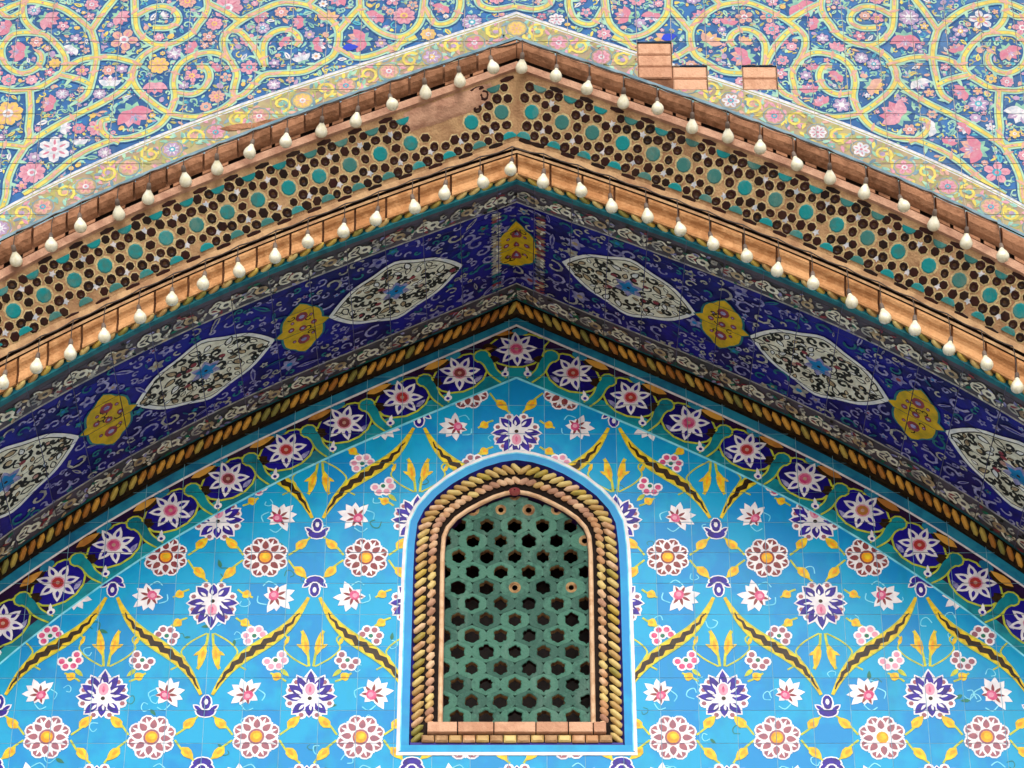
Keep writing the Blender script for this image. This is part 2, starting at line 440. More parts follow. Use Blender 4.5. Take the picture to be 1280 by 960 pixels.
def link_leaf(f, x0, y0, x1, y1):
    dx, dy = x1-x0, y1-y0; L = math.hypot(dx, dy); a = math.atan2(dy, dx)
    m = (x0+dx*.5+dy*.06, y0+dy*.5-dx*.06)
    o = ribbon(f, smooth([(x0, y0), m, (x1, y1)], 4), .011, 0, 'yellow_green')
    o.append((1, 'yellow_glaze', lens(f, x0+dx*.33, y0+dy*.33, a, L*.56, .054)))
    o.append((2, 'orange_glaze', lens(f, x0+dx*.42, y0+dy*.42, a, L*.25, .02)))
    return o
def star7(f, r=.1, k=7, a0=.3, c='red_glaze', base='white_glaze', core='purple_glaze'):
    o = []
    for i in range(k):
        a = a0+i*2*math.pi/k
        o.append((2, base, lens(f, 0, 0, a, r, r*.46, back=r*.1)))
        o.append((3, core, lens(f, 0, 0, a, r*.8, r*.17, back=r*.42)))
    o.append((4, 'pink_glaze', ell(f, 0, 0, r*.34, n=10))); o.append((5, c, ell(f, 0, 0, r*.27, n=9)))
    o.append((6, 'sp_salmon', ell(f, 0, 0, r*.1, n=6)))
    return o

# ================================================================== GROUND
mb = MB(); mb.face([(-400, -400, 0), (400, -400, 0), (400, 400, 0), (-400, 400, 0)], 'ground_stone')
mb.build('ground', kind='structure')

# ================================================================== helpers for tiled surfaces
def tiles(thing, painter, zones, name, visible, thick=.006, grout='grout', limit=300, offname='tile_margin'):
    """zones: fn(poly) -> list of (material, poly). One object per grid cell."""
    cells = {}
    u0, u1, v0, v1 = painter.g.u[0], painter.g.u[-1], painter.g.v[0], painter.g.v[-1]
    gm = MB()
    for i in range(len(painter.g.u)-1):
        for j in range(len(painter.g.v)-1):
            q = [(painter.g.u[i], painter.g.v[j]), (painter.g.u[i+1], painter.g.v[j]), (painter.g.u[i+1], painter.g.v[j+1]), (painter.g.u[i], painter.g.v[j+1])]
            for c, r in painter.pieces(q):
                for m, z in zones(r): cells.setdefault(c, []).append((m, z))
            for c, r in painter.pieces(q, False): gm.face([painter.ch.Q(a, b, -.0022) for a, b in r], grout)
    gm.build('grout_bed', thing)
    keep = [c for c in cells if visible(painter.g.u[c[0]], painter.g.v[c[1]], painter.g.u[c[0]+1], painter.g.v[c[1]+1])]
    off = [c for c in cells if c not in set(keep)]
    rest = keep[limit:]; keep = keep[:limit]
    def add(mb, L):
        jit = random.uniform(-.0008, .0002); tx, ty = random.uniform(-.003, .003), random.uniform(-.003, .003)
        for m, z in L:
            top = [painter.ch.Q(a, b, jit+tx*(a-z[0][0])+ty*(b-z[0][1])) for a, b in z]; bot = [painter.ch.Q(a, b, -thick) for a, b in z]
            mb.face(top, m)
            for k in range(len(z)):
                k2 = (k+1) % len(z); mb.face([top[k], bot[k], bot[k2], top[k2]], m)
    for c in keep:
        mb = MB(); add(mb, cells[c]); mb.build(name, thing)
    if off or rest:
        mb = MB()
        for c in off+rest: add(mb, cells[c])
        mb.build(name+'_margin', thing, kind='stuff')
    return cells
def px_of(X, Y, Z):                                       # where a place falls in the 1280x960 photograph
    d = (X-CAM[0], Y-CAM[1], Z-CAM[2]); dep = d[1]*CT+d[2]*ST
    return 640+FPX*d[0]/dep, 480-FPX*(-d[1]*ST+d[2]*CT)/dep
def seen(chart):
    def f(a, b, c, d):
        ps = [px_of(*chart.Q(x, y)) for x, y in ((a, b), (c, b), (c, d), (a, d), ((a+c)/2, (b+d)/2))]
        return any(-2 < p[0] < 1282 and -2 < p[1] < 962 for p in ps)
    return f
XE = 3.25
# ================================================================== WINDOW OUTLINES
W_OUT = [(0,562),(22,565),(43,571),(66,581),(88,594),(110,611),(128,631),(138,650),(142.5,680),(145,720),(147.5,800),(150,870),(152,942)]
W_INN = [(0,610),(14,612),(28,616.5),(44,624),(60,632.5),(74,642),(84,653),(88.5,664),(90,685),(90.5,720),(91.5,800),(92.5,860),(93,903)]
def wpts(L, Y=0.0): return [P(645+o, y, Y) for o, y in L]
wo_ = wpts(W_OUT); wi_ = wpts(W_INN)
wo_ = [(x if i else 0.0, z) for i, (x, z) in enumerate(wo_)]; wi_ = [(x if i else 0.0, z) for i, (x, z) in enumerate(wi_)]
K_WIN = convex([(-x, z) for x, z in wo_[:0:-1]][::-1][0:0] + [(x, z) for x, z in wo_[::-1]][:-1] + [wo_[0]] + [(-x, z) for x, z in wo_[1:]])
# ================================================================== TYMPANUM
tym = empty('tympanum', (X0, 0, 0), 'pointed tiled panel under the arch, sky blue glaze with painted flowers round the small window', 'tiled wall')
T = Plane(YT)
gu = [1.7555-.1998*k for k in range(26, -9, -1)]; gv = [9.7203-.1925*k for k in range(11, -12, -1)]
gu = [g for g in gu if -XE-.2 < g < XE+.2]
cRT = lambda x: cR(x)+.02
PT = Painter(T, Gridc(gu, gv, .0033), [(below, cRT)], K_WIN)
cW1 = lambda x: cW(x)-.016
cF1 = lambda x: cF(x)-.011; cF0 = lambda x: cF(x)+.004
cMid = lambda x: cF(x)+.085
cGapShade = lambda x: cW(x)+.048+.010*abs(x)  # above this, black tile colour paints the shadowed gap under the rope
def tzones(r):
    o = []
    a = above(r, cGapShade)
    if a: o.append(('black_line_and_shade', a))
    r = below(r, cGapShade)
    if not r: return o
    a = above(r, cW)
    if a: o.append(('strip_blue', a))
    r1 = below(r, cW)
    if not r1: return o
    a = above(r1, cW1)
    if a: o.append(('white_glaze', a))
    r1 = below(r1, cW1)
    if not r1: return o
    a = above(r1, cMid)
    if a: o.append(('maroon_navy', a))
    r1 = below(r1, cMid)
    if not r1: return o
    a = above(r1, cF0)
    if a: o.append(('teal_glaze', a))
    r1 = below(r1, cF0)
    if not r1: return o
    a = above(r1, cF1)
    if a: o.append(('pale_cyan', a))
    r1 = below(r1, cF1)
    if r1: o.append(('sky_blue_glaze', r1))
    return o
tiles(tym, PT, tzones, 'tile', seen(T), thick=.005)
# painted field
PF = Painter(T, PT.g, [(below, cF1)], K_WIN)
PP = .545; ROWS = [(10.779, -1), (9.689, 0), (8.599, 1), (7.509, 2)]
def inside(u, v, m=.0): return v-m < cF(u) and abs(u) < XE-.1 and v > 7.75
for z0, r in ROWS:
    for j in range(-6, 7):
        u = j*PP; L = (j+r) % 2 == 1
        if L:
            if inside(u, z0+.15, .1): PF.part('painted_lotus', tym, lotus(fr_plane(u, z0+.25, 0, 1.08)))
            if inside(u, z0-.4, .1): PF.part('painted_lotus', tym, lotus(fr_plane(u, z0-.295, math.pi, 1.08)))
            if inside(u, z0+.4, .1): PF.part('painted_leaf_pair', tym, leafpair(fr_plane(u, z0+.42), .215))
            for sg in (-1, 1):
                for z_, d_ in ((z0+.42, 1), (z0-.47, -1)):
                    if inside(u+sg*.12, z_+.2*d_, .04): PF.part('painted_stem', tym, ribbon(ID, smooth([(u+sg*.02, z_), (u+sg*.10, z_+.05*d_), (u+sg*.15, z_+.11*d_), (u+sg*.13, z_+.17*d_), (u+sg*.20, z_+.22*d_)], 4), .009, -.3, 'yellow_green') + [(.1, 'yellow_glaze', lens(ID, u+sg*.145, z_+.13*d_, 1.2*d_, .06, .022))])
            if inside(u, z0-.45, .1): PF.part('painted_leaf_pair', tym, leafpair(fr_plane(u, z0-.47, math.pi), .215))
        else:
            if inside(u, z0+.1, .08): PF.part('painted_bud', tym, bud(fr_plane(u, z0+.182)))
            if inside(u, z0-.25, .08): PF.part('painted_bud', tym, bud(fr_plane(u, z0-.178, math.pi)))
            for sg in (-1, 1):
                if inside(u+sg*.2, z0-.3, .06): PF.part('painted_blossom', tym, spiky(fr_plane(u+sg*.2, z0-.245, math.pi/2+sg*2.0+random.gauss(0, .12), random.uniform(.95, 1.1)), j))
                if inside(u+sg*.2, z0+.2, .06): PF.part('painted_blossom', tym, spiky(fr_plane(u+sg*.205, z0+.26, math.pi/2+sg*.9+random.gauss(0, .12), random.uniform(.95, 1.1)), j+3))
                if inside(u+sg*PP/2, z0-.55, .25):
                    PF.part('painted_arched_leaf', tym, arcleaf(ID, u+sg*.03, z0-.25, u+sg*(PP-.03), z0-.84, -sg*.032))
                    c1 = random.choice(['magenta_glaze', 'mauve_glaze', 'pink_glaze', 'mauve_glaze'])
                    mx, mz = u+sg*PP*.47, z0-.56
                    if inside(mx, mz+.1, .05):
                        PF.part('painted_berries', tym, berries(fr_plane(mx+sg*.055, mz+.075, -sg*.5, 1.1, sg), c1))
                    if inside(mx, mz-.1, .05):
                        PF.part('painted_berries', tym, berries(fr_plane(mx-sg*.065, mz-.072, math.pi-sg*.5, 1.1, sg), c1))
        for sg in (-1, 1):                                # four leaves tie each rosette to its neighbours
            top = .12 if L else .11
            if inside(u, z0+.1, .02): PF.part('painted_link_leaf', tym, link_leaf(ID, u+sg*.15, z0+.015, u+sg*.035, z0+top+.02))
            if inside(u, z0, .02): PF.part('painted_link_leaf', tym, link_leaf(ID, u+sg*.15, z0-.015, u+sg*.035, z0-top-.03))
        if L:
            for sg in (-1, 1):
                for dz in (.33, -.2, -.375):
                    if inside(u+sg*.17, z0+dz, .05): PF.part('painted_sprig', tym, link_leaf(ID, u+sg*.13, z0+dz, u+sg*.215, z0+dz+(.05 if dz > 0 else -.05)))
        u2 = (j+.5)*PP
        if inside(u2, z0-.05, .08):
            PF.part('painted_rosette', tym, rosette(fr_plane(u2+random.gauss(0, .003), z0+random.gauss(0, .003), random.uniform(-.1, .1), random.uniform(.95, 1.05)), 'maroon_glaze' if z0 > 9.2 else 'mauve_glaze'))
# faint painted tendrils
sh = []
for k in range(150):
    u = random.uniform(-3, 3); v = random.uniform(8, 10.8)
    if not inside(u, v): continue
    f = fr_plane(u, v, random.uniform(0, 6.28), random.uniform(.7, 1.2), random.choice((-1, 1)))
    sh += ribbon(f, smooth([(0, 0), (.03, .02), (.05, 0), (.045, -.03), (.02, -.025)], 3), .005, -.6, random.choice(['pale_cyan', 'leaf_green', 'pale_cyan']))
    if k % 3 == 0: sh.append((-.5, 'leaf_green', lens(f, 0, 0, 2.5, .05, .02)))
PF.part('painted_tendrils', tym, sh, kind='stuff')
# scroll border between the two white lines
PB = Painter(T, PT.g, [(below, cW1), (above, cF0)], None)
def tang(c, u): return math.atan((c(u+.01)-c(u-.01))/.02) if abs(u) > .02 else 0.0
def arc_pts(c, step, start, end=XE):
    out = []; u = start; out.append(u)
    while u < end:
        s_ = math.hypot(1, (c(u+.01)-c(u))/.01); u += step/s_; out.append(u)
    return out
cMidB = lambda x: (cW(x)+cF(x))/2
bp_ = arc_pts(cMidB, .362, .0)
BF = [(-u) for u in bp_[:0:-1]] + bp_
def cartouche(f):
    o = []
    for k, (g, m) in enumerate(((.0, 'yellow_green'), (.011, 'navy_glaze'))):
        o.append((k*.6, m, ell(f, .0, -.005, .158-g, .115-g, 0, 14)))
        o.append((k*.6, m, ell(f, .07, .02, .088-g, .088-g, 0, 12)))
        o.append((k*.6, m, ell(f, -.06, -.01, .088-g, .095-g, 0, 12)))
        o.append((k*.6, m, lens(f, .06, .03, .25, .13-g, .09-g*2)))
    return o
for i, u in enumerate(BF):
    rot = tang(cMidB, u) if u else 0; sx = -1 if u > 0 else 1
    f = fr_plane(u, cMidB(u)+.004, rot, 1.05, sx)
    PB.part('painted_cartouche', tym, cartouche(f))
    PB.part('painted_border_leaf', tym, [(1.2, 'dark_brown', lens(f, -.17, .1, .05, .19, .07)), (1.6, 'rope_orange', lens(f, -.16, .112, .0, .15, .042))])
    PB.part('painted_blue_petal', tym, [(1.3, 'strip_blue', ell(f, .02, .12, .045, .024))])
    PB.part('painted_brown_leaf', tym, [(1.4, 'dark_brown', lens(f, -.19, .0, .2, .09, .07)), (1.7, 'rope_orange', lens(f, -.175, .0, .2, .05, .02))])
    PB.part('painted_lilac_petal', tym, [(1.4, 'dull_lilac', lens(f, .04, -.085, .3, .07, .026))])
    PB.part('painted_border_flower', tym, star7(fr_plane(u, cMidB(u)+.008, rot*1.0, 1, sx), .120, 7 if abs(u) > .01 else 8, .45+.2*(i % 3), random.choice(['red_glaze', 'red_glaze', 'magenta_glaze', 'maroon_glaze', 'rope_orange'])))
for i in range(len(BF)-1):
    u = (BF[i]+BF[i+1])/2; rot = tang(cMidB, u); sx = -1 if u > 0 else 1
    f = fr_plane(u, cMidB(u), rot, 1, sx)
    o = []
    pts = smooth([(.022, -.15), (-.004, -.07), (.0, .0), (-.012, .05)], 4)
    for k, (g, m) in enumerate(((.02, 'yellow_green'), (0, 'teal_glaze'))):
        o += ribbon(f, pts, lambda t, g=g: .034+.03*t+g, 2+k, m)
        o.append((2+k, m, ell(f, -.014, .055, .042+g/2, .036+g/2)))
    o.append((4, 'white_glaze', ell(f, .05, -.115, .024, .02))); o.append((5, 'purple_glaze', ell(f, .048, -.117, .01)))
    o.append((4, 'white_glaze', lens(f, .05, -.11, .9, .05, .02)))
    o.append((2.5, 'dark_brown', lens(f, .01, .02, -.5, .07, .05)))
    PB.part('painted_border_stem', tym, o)
# plain wall below the panel, down to the ground
mb = MB()
mb.face([(-3.6, .7, 0), (3.6, .7, 0), (3.6, .7, 12.2), (-3.6, .7, 12.2)], 'shadow_dark')
mb.build('wall_core', tym)

# ================================================================== WINDOW
win = empty('window', (X0, 0, P(645, 942, 0)[1]), 'small pointed arch window with pierced green lattice and twisted rope surround', 'window')
class Ring:                                               # (t in 0..1 along the left foot - apex - right foot, w 0 outer .. 1 inner)
    def __init__(s):
        full = [(-x, z) for x, z in wo_[:0:-1]]+wo_; fi = [(-x, z) for x, z in wi_[:0:-1]]+wi_
        s.o, s.i = full, fi
        d = [0]
        for k in range(1, len(full)): d.append(d[-1]+math.dist(full[k], full[k-1]))
        s.d = [q/d[-1] for q in d]; s.len = d[-1]
    def at(s, L, t):
        import bisect
        t = min(max(t, 0), 1); k = min(max(bisect.bisect_right(s.d, t)-1, 0), len(s.d)-2)
        q = (t-s.d[k])/(s.d[k+1]-s.d[k]); return (L[k][0]+(L[k+1][0]-L[k][0])*q, L[k][1]+(L[k+1][1]-L[k][1])*q)
    def Q(s, t, w, h=0):
        a, b = s.at(s.o, t), s.at(s.i, t)
        return (a[0]+(b[0]-a[0])*w+X0, -h, a[1]+(b[1]-a[1])*w)
RG = Ring()
zb = P(645, 942, 0)[1]
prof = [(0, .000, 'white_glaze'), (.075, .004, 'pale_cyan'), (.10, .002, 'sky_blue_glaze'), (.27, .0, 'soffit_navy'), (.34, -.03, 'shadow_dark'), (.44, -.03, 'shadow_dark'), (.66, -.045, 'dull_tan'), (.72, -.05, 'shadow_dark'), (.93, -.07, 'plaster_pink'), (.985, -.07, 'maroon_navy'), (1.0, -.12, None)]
mb = MB(); NT = 120
ts = sorted(set([i/NT for i in range(NT+1)]+RG.d))
for k in range(len(prof)-1):
    (w0, h0, m), (w1, h1, _) = prof[k], prof[k+1]
    mb.grid([[RG.Q(t, w0, h0) for t in ts], [RG.Q(t, w1, h1) for t in ts]], m, smooth=False)
mb.build('surround', win)
xo, xi = wo_[-1][0], wi_[-1][0]
def zrow(y): return P(645, y, 0)[1]
# strips under the sill
mb = MB()
def rect(mb, x0, x1, z0, z1, y, m, y2=None):
    y2 = y if y2 is None else y2
    mb.face([(x0+X0, y2, z0), (x1+X0, y2, z0), (x1+X0, y, z1), (x0+X0, y, z1)], m)
rect(mb, -xo, xo, zrow(944.5), zrow(940.5), -.004, 'white_glaze'); rect(mb, -xo+.018, xo-.018, zrow(940.5), zrow(931.5), -.002, 'sky_blue_glaze')
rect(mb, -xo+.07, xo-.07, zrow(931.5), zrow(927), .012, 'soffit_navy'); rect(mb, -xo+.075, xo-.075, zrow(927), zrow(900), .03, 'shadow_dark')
mb.build('lower_band', win)
def boxm(mb, x0, x1, y0, y1, z0, z1, m, b=.003):
    # chamfered box: front face inset
    f = [(x0+b, y0, z0+b), (x1-b, y0, z0+b), (x1-b, y0, z1-b), (x0+b, y0, z1-b)]
    r = [(x0, y0+b, z0), (x1, y0+b, z0), (x1, y0+b, z1), (x0, y0+b, z1)]; e = [(x0, y1, z0), (x1, y1, z0), (x1, y1, z1), (x0, y1, z1)]
    mb.face(f, m)
    for k in range(4):
        q = (k+1) % 4; mb.face([r[k], r[q], f[q], f[k]], m); mb.face([e[k], e[q], r[q], r[k]], m)
xs = [-.47, -.31, -.12, .1, .27, .40, .47]
for a, b in zip(xs, xs[1:]):
    mb = MB(); j = random.uniform(-.003, .003); boxm(mb, a+.003+X0, b-.003+X0, -.02+j, .05, zrow(917), zrow(904)+j, 'brick'); mb.build('sill_brick', win)
xs = [-.50+.0715*i for i in range(15)]
for a, b in zip(xs, xs[1:]):
    mb = MB(); boxm(mb, a+.003+X0, b-.003+X0, -.005, .05, zrow(928)+random.uniform(0, .004), zrow(918.5), random.choice(['plaster_cream', 'rope_tan', 'rope_yellow']), .008); mb.build('lower_block', win)
# twisted ropes, piece by piece
def blob(L, W, Hh, m, nx=5, ny=5):                        # a rounded lozenge, long axis x, flat back
    mb = MB(); rows = []
    for i in range(nx+1):
        a = -1+2*i/nx; r = math.sqrt(max(0, 1-abs(a)**4)); row = []
        for j in range(ny+1):
            b = math.pi*j/ny; row.append((a*L/2, -math.cos(b)*W/2*r*1.0, math.sin(b)*Hh*(r if r > .05 else .0)))
        rows.append(row)
    mb.grid(rows, m); return mb
def lay_rope(thing, name, pos, nrm, tan, L, W, Hh, twist, mats, limit=300, group=None):
    """pos,nrm,tan lists; each piece turned by twist from the tangent"""
    meshes = [blob(L, W, Hh, m).data(name) for m in mats]
    for i, (p, n, t) in enumerate(zip(pos, nrm, tan)):
        n = Vector(n).normalized(); t = Vector(t); t = (t-n*t.dot(n)).normalized(); b = n.cross(t)
        tw = twist(i) if callable(twist) else twist
        x = t*math.cos(tw)+b*math.sin(tw); y = n.cross(x)
        from mathutils import Matrix
        M = Matrix((x, y, n)).transposed().to_4x4(); M.translation = Vector(p)
        o = bpy.data.objects.new(name, meshes[i % len(meshes)] if len(meshes) < 3 else random.choice(meshes)); link(o, thing)
        o.matrix_local = thing.matrix_world.inverted() @ M if False else Matrix.Translation(-Vector(thing.location)) @ M
n_ = int(RG.len/.056); pos = []; tan_ = []
for i in range(n_):
    t = (i+.5)/n_; p = Vector(RG.Q(t, .43, -.028)); q = Vector(RG.Q(min(1, t+.004), .43, -.028))-Vector(RG.Q(max(0, t-.004), .43, -.028))
    pos.append(p); tan_.append(q)
lay_rope(win, 'rope_twist', pos, [(0, -1, 0)]*n_, tan_, .098, .031, .020, lambda i: math.radians(-46 if i < n_/2 else 46), ['rope_yellow', 'rope_yellow', 'rope_yellow', 'rope_green', 'rope_tan'])
pos = []; tan_ = []
for i in range(n_):
    t = (i+.5)/n_; p = Vector(RG.Q(t, .69, -.046)); q = Vector(RG.Q(min(1, t+.004), .69, -.046))-Vector(RG.Q(max(0, t-.004), .69, -.046))
    pos.append(p); tan_.append(q)
lay_rope(win, 'inner_rope_twist', pos, [(0, -1, 0)]*n_, tan_, .068, .034, .015, lambda i: math.radians(-38 if i < n_/2 else 38), ['rope_tan', 'rope_tan', 'plaster_pink', 'rope_yellow'])
mb = MB(); mb.grid([[RG.Q(t, .87, -.068) for t in ts], [RG.Q(t, .90, -.056) for t in ts], [RG.Q(t, .965, -.056) for t in ts], [RG.Q(t, .98, -.07) for t in ts]], 'rope_tan'); mb.build('inner_fillet', win)
# pierced lattice: one glazed cell per hole
ga, gb = .0, .0
x_a = P(645+35.6, 780, .09)[0]-P(645, 780, .09)[0]; zr = [P(645, y, .12)[1] for y in (590, 903)]
zst = (P(645, 695, .12)[1]-P(645, 895, .12)[1])/(200/20.1)
KI = convex([(x*1.06, zz-.03) for x, zz in wi_[::-1]][:-1]+[(0, wi_[0][1]+.03)]+[(-x*1.06, zz-.03) for x, zz in wi_[1:]])
def in_conv(K, x, z): return all(a*x+b*z <= c+1e-9 for a, b, c in K['h'])
YG = .09; zt = P(645, 695.5, YG)[1]; cnt = 0
plugged = {(-2, 0): 1, (-2, 2): 1, (1, 2): 1}
for r in range(-14, 7):
    for c in range(-4, 5):
        x = (c+(.5 if r % 2 else 0))*x_a-.01; z = zt+r*zst
        if not (in_conv(KI, x, z) or in_conv(KI, x*.86, z-.05) or in_conv(KI, x*.78, z-.1)) or z < P(645, 912, YG)[1]: continue
        mb = MB(); hexa = [(x_a/2, zst/3), (0, 2*zst/3), (-x_a/2, zst/3), (-x_a/2, -zst/3), (0, -2*zst/3), (x_a/2, -zst/3)]
        N = 24; out = []
        for k in range(N):                                # hexagon outline resampled by angle
            a = 2*math.pi*k/N; dx, dz = math.cos(a), math.sin(a); best = 9
            for q in range(6):
                (ax, az), (bx, bz) = hexa[q], hexa[(q+1) % 6]; ex, ez = bx-ax, bz-az; den = dx*ez-dz*ex
                if abs(den) < 1e-9: continue
                t_ = (ax*ez-az*ex)/den; s_ = (ax*dz-az*dx)/den
                if t_ > 0 and -1e-6 <= s_ <= 1+1e-6: best = min(best, t_)
            out.append((dx*best*.9998, dz*best*.9998))
        small = r >= 3 or (r, c) in plugged
        hr = .0375*random.uniform(.9, 1.08); hole = []
        for k in range(N):
            a = 2*math.pi*k/N; rr = hr*(1+.09*math.cos(6*a+math.pi))*random.uniform(.9, 1.09) if not small else hr*.42
            hole.append((rr*math.cos(a), rr*1.08*math.sin(a)))
        dy = random.uniform(-.0015, .0015)
        Lp = lambda L, y: [(x+X0+p[0], y, z+p[1]) for p in L]
        o1, o0 = Lp(out, YG+dy), Lp([(p[0]*.985, p[1]*.985) for p in out], YG+dy)
        h0, h1, ob = Lp(hole, YG+dy), Lp(hole, YG+.035), Lp(out, YG+.03)
        hm = Lp([(p[0]*1.14, p[1]*1.14) for p in hole], YG+dy-.003)
        mb.grid([ob, o1, o0], 'grille_green', True, False)
        if small:
            hs = Lp([(p[0]*2.1, p[1]*2.1) for p in hole], YG+dy-.004)
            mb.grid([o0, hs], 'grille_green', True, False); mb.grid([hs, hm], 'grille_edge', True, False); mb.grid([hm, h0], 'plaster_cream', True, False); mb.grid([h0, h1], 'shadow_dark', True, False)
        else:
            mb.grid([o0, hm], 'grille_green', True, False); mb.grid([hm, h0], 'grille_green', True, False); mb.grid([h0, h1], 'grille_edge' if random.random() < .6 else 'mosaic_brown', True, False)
        mb.build('lattice_tile', win); cnt += 1
mb = MB()
for k, sg in ((0, 1),):
    mb.grid([[(.035*math.cos(a)*q+X0-.01, YG-.03-.02*(1-q*q), P(645, 618, YG)[1]+.028*math.sin(a)*q) for a in [i*2*math.pi/14 for i in range(14)]] for q in (1, .8, .5, .15)], 'maroon_glaze', True)
mb.build('boss', win)
mb = MB(); rect(mb, -.55, .55, zrow(945), zrow(575), .045, 'shadow_dark')
# dark niche behind the lattice
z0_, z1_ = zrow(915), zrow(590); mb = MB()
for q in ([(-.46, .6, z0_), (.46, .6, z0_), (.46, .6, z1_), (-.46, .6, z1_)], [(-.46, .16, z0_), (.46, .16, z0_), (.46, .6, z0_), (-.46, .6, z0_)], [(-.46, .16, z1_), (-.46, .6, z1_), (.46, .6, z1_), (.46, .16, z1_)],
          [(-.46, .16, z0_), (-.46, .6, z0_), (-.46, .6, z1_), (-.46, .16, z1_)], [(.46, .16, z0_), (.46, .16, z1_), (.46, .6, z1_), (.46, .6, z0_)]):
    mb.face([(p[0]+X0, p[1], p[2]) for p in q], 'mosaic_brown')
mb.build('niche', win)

# ================================================================== ARCH SOFFIT
sof = empty('arch_soffit', (X0, 0, 0), 'deep navy tiled underside of the arch with white medallions and yellow lozenges', 'tiled vault')
SB = Band(cS0, YS, cR, YT)
DEP = 1.33
class SoffitQ(Band):
    def Q(s, u, w, h=0):
        p = s.base(u, w)
        if not h: return p
        ex, ew = s.jac(u, w); n = ex.cross(ew); n.normalize()
        if n.z > 0: n = -n
        return (p[0]+n.x*h, p[1]+n.y*h, p[2]+n.z*h)
SB = SoffitQ(cS0, YS, cR, YT)
su = [-XE-.05+.2*0+.1998*k for k in range(0, 34)]; sv = [0, .055]+[.055+.148*k for k in range(1, 7)]+[1.0]
PS = Painter(SB, Gridc(su, sv, .004, .003))
Z = [(0, .028, 'dull_teal'), (.028, .155, 'border_ground'), (.155, .165, 'dull_grey'), (.165, .80, 'soffit_navy'), (.80, .81, 'dull_grey'), (.81, .93, 'border_ground'), (.93, .955, 'dull_teal'), (.955, 1.0, 'maroon_navy')]
def szones(r):
    o = []
    for a, b, m in Z:
        q = half(half(r, 0, 1, b), 0, -1, -a)
        if q: o.append((m, q))
    return o
tiles(sof, PS, szones, 'tile', seen(SB), thick=.005, grout='grout_dark')
PSn = Painter(SB, PS.g, [(lambda r, c: half(half(r, 0, 1, .80), 0, -1, -.165), None)], h0=.006)
PSb1 = Painter(SB, PS.g, [(lambda r, c: half(half(r, 0, 1, .155), 0, -1, -.04), None)], h0=.006)
PSb2 = Painter(SB, PS.g, [(lambda r, c: half(half(r, 0, 1, .93), 0, -1, -.81), None)], h0=.006)
# medallions every other place; measured centres (px from the axis)
MED = []; 
for px_, k in ((0,'y'),(139,'w'),(252,'y'),(367,'w'),(479,'y'),(594,'w')):
    u = px_/225.
    for sg in ((1,) if px_ == 0 else (-1, 1)): MED.append((u if sg > 0 else -u-.045, k))
def sc(u, d): return (u, d/DEP)                            # soffit chart from metres along x and depth
def medallion(u0, w0):
    o = []
    def f(x, y): return (u0+x, w0-y/DEP)                   # y metres towards the front
    def outline(g):
        pts = []; A, Bm = .365-g, .27-g*.8
        for i in range(21):
            t = -1+2*i/20; pts.append((A*t, Bm*(1-abs(t)**1.75)**.85*(1+.05*math.cos(9*t))))
        return pts
    for lay, g, m in ((0, 0, 'medallion_white'), (1, .028, 'black_line_and_shade'), (2, .036, 'dull_cream')):
        pts = outline(g)
        for i in range(20):
            (x0, y0), (x1, y1) = pts[i], pts[i+1]
            o.append((lay, m, [f(x0, y0), f(x1, y1), f(x1, -y1), f(x0, -y0)]))
    rr = random.Random(int(u0*100)); placed = []
    for k in range(2600):
        x = rr.uniform(-.32, .32); lim = .235*(1-(abs(x)/.335)**1.75)**.85 if abs(x) < .335 else 0; y = rr.uniform(-lim, lim)
        if math.hypot(x, y) < .07 or lim-abs(y) < .02: continue
        r = rr.choice((.036, .028, .021))
        if any(math.hypot(x-a, y-b) < (r+c)*.76 for a, b, c in placed): continue
        placed.append((x, y, r))
        if k % 5 < 2:
            a_ = rr.uniform(0, 6.3); o.append((3, 'black_line_and_shade', lens(f, x, y, a_, r*1.1, r*1.25, back=-r*1.1))); o.append((3.6, rr.choice(['medallion_white', 'dull_cream', 'dull_tan']), lens(f, x, y, a_, r*.8, r*.75, back=-r*.8))); continue
        o += ribbon(f, spiral(x, y, r, rr.uniform(.7, 1.1), rr.uniform(0, 6.3), 9, rr.choice((1, -1))), .0195, 3, 'black_line_and_shade')
        if k % 4 == 0: o.append((4, rr.choice(['dull_tan', 'sp_salmon', 'dull_red', 'dull_tan']), ell(f, x, y, r*.5, n=6)))
        if k % 5 == 0: o += ribbon(f, [(x-r, y-r), (x+r*.6, y+r*1.5)], .015, 3.5, 'black_line_and_shade')
    for i in range(6): o.append((4, 'dull_lilac', lens(f, 0, 0, i*math.pi/3+.5, .085, .05)))
    for i in range(5): o.append((5, 'blue_star', lens(f, .0, 0, i*math.pi*.4+.3, .06, .042, back=-.01)))
    o.append((6, 'dark_brown', ell(f, 0, 0, .01, n=6)))
    for x, y in ((.09, .07), (-.1, -.06), (-.08, .07)): o.append((5, 'dull_red', ell(f, x, y, .018, .014, n=7)))
    return o
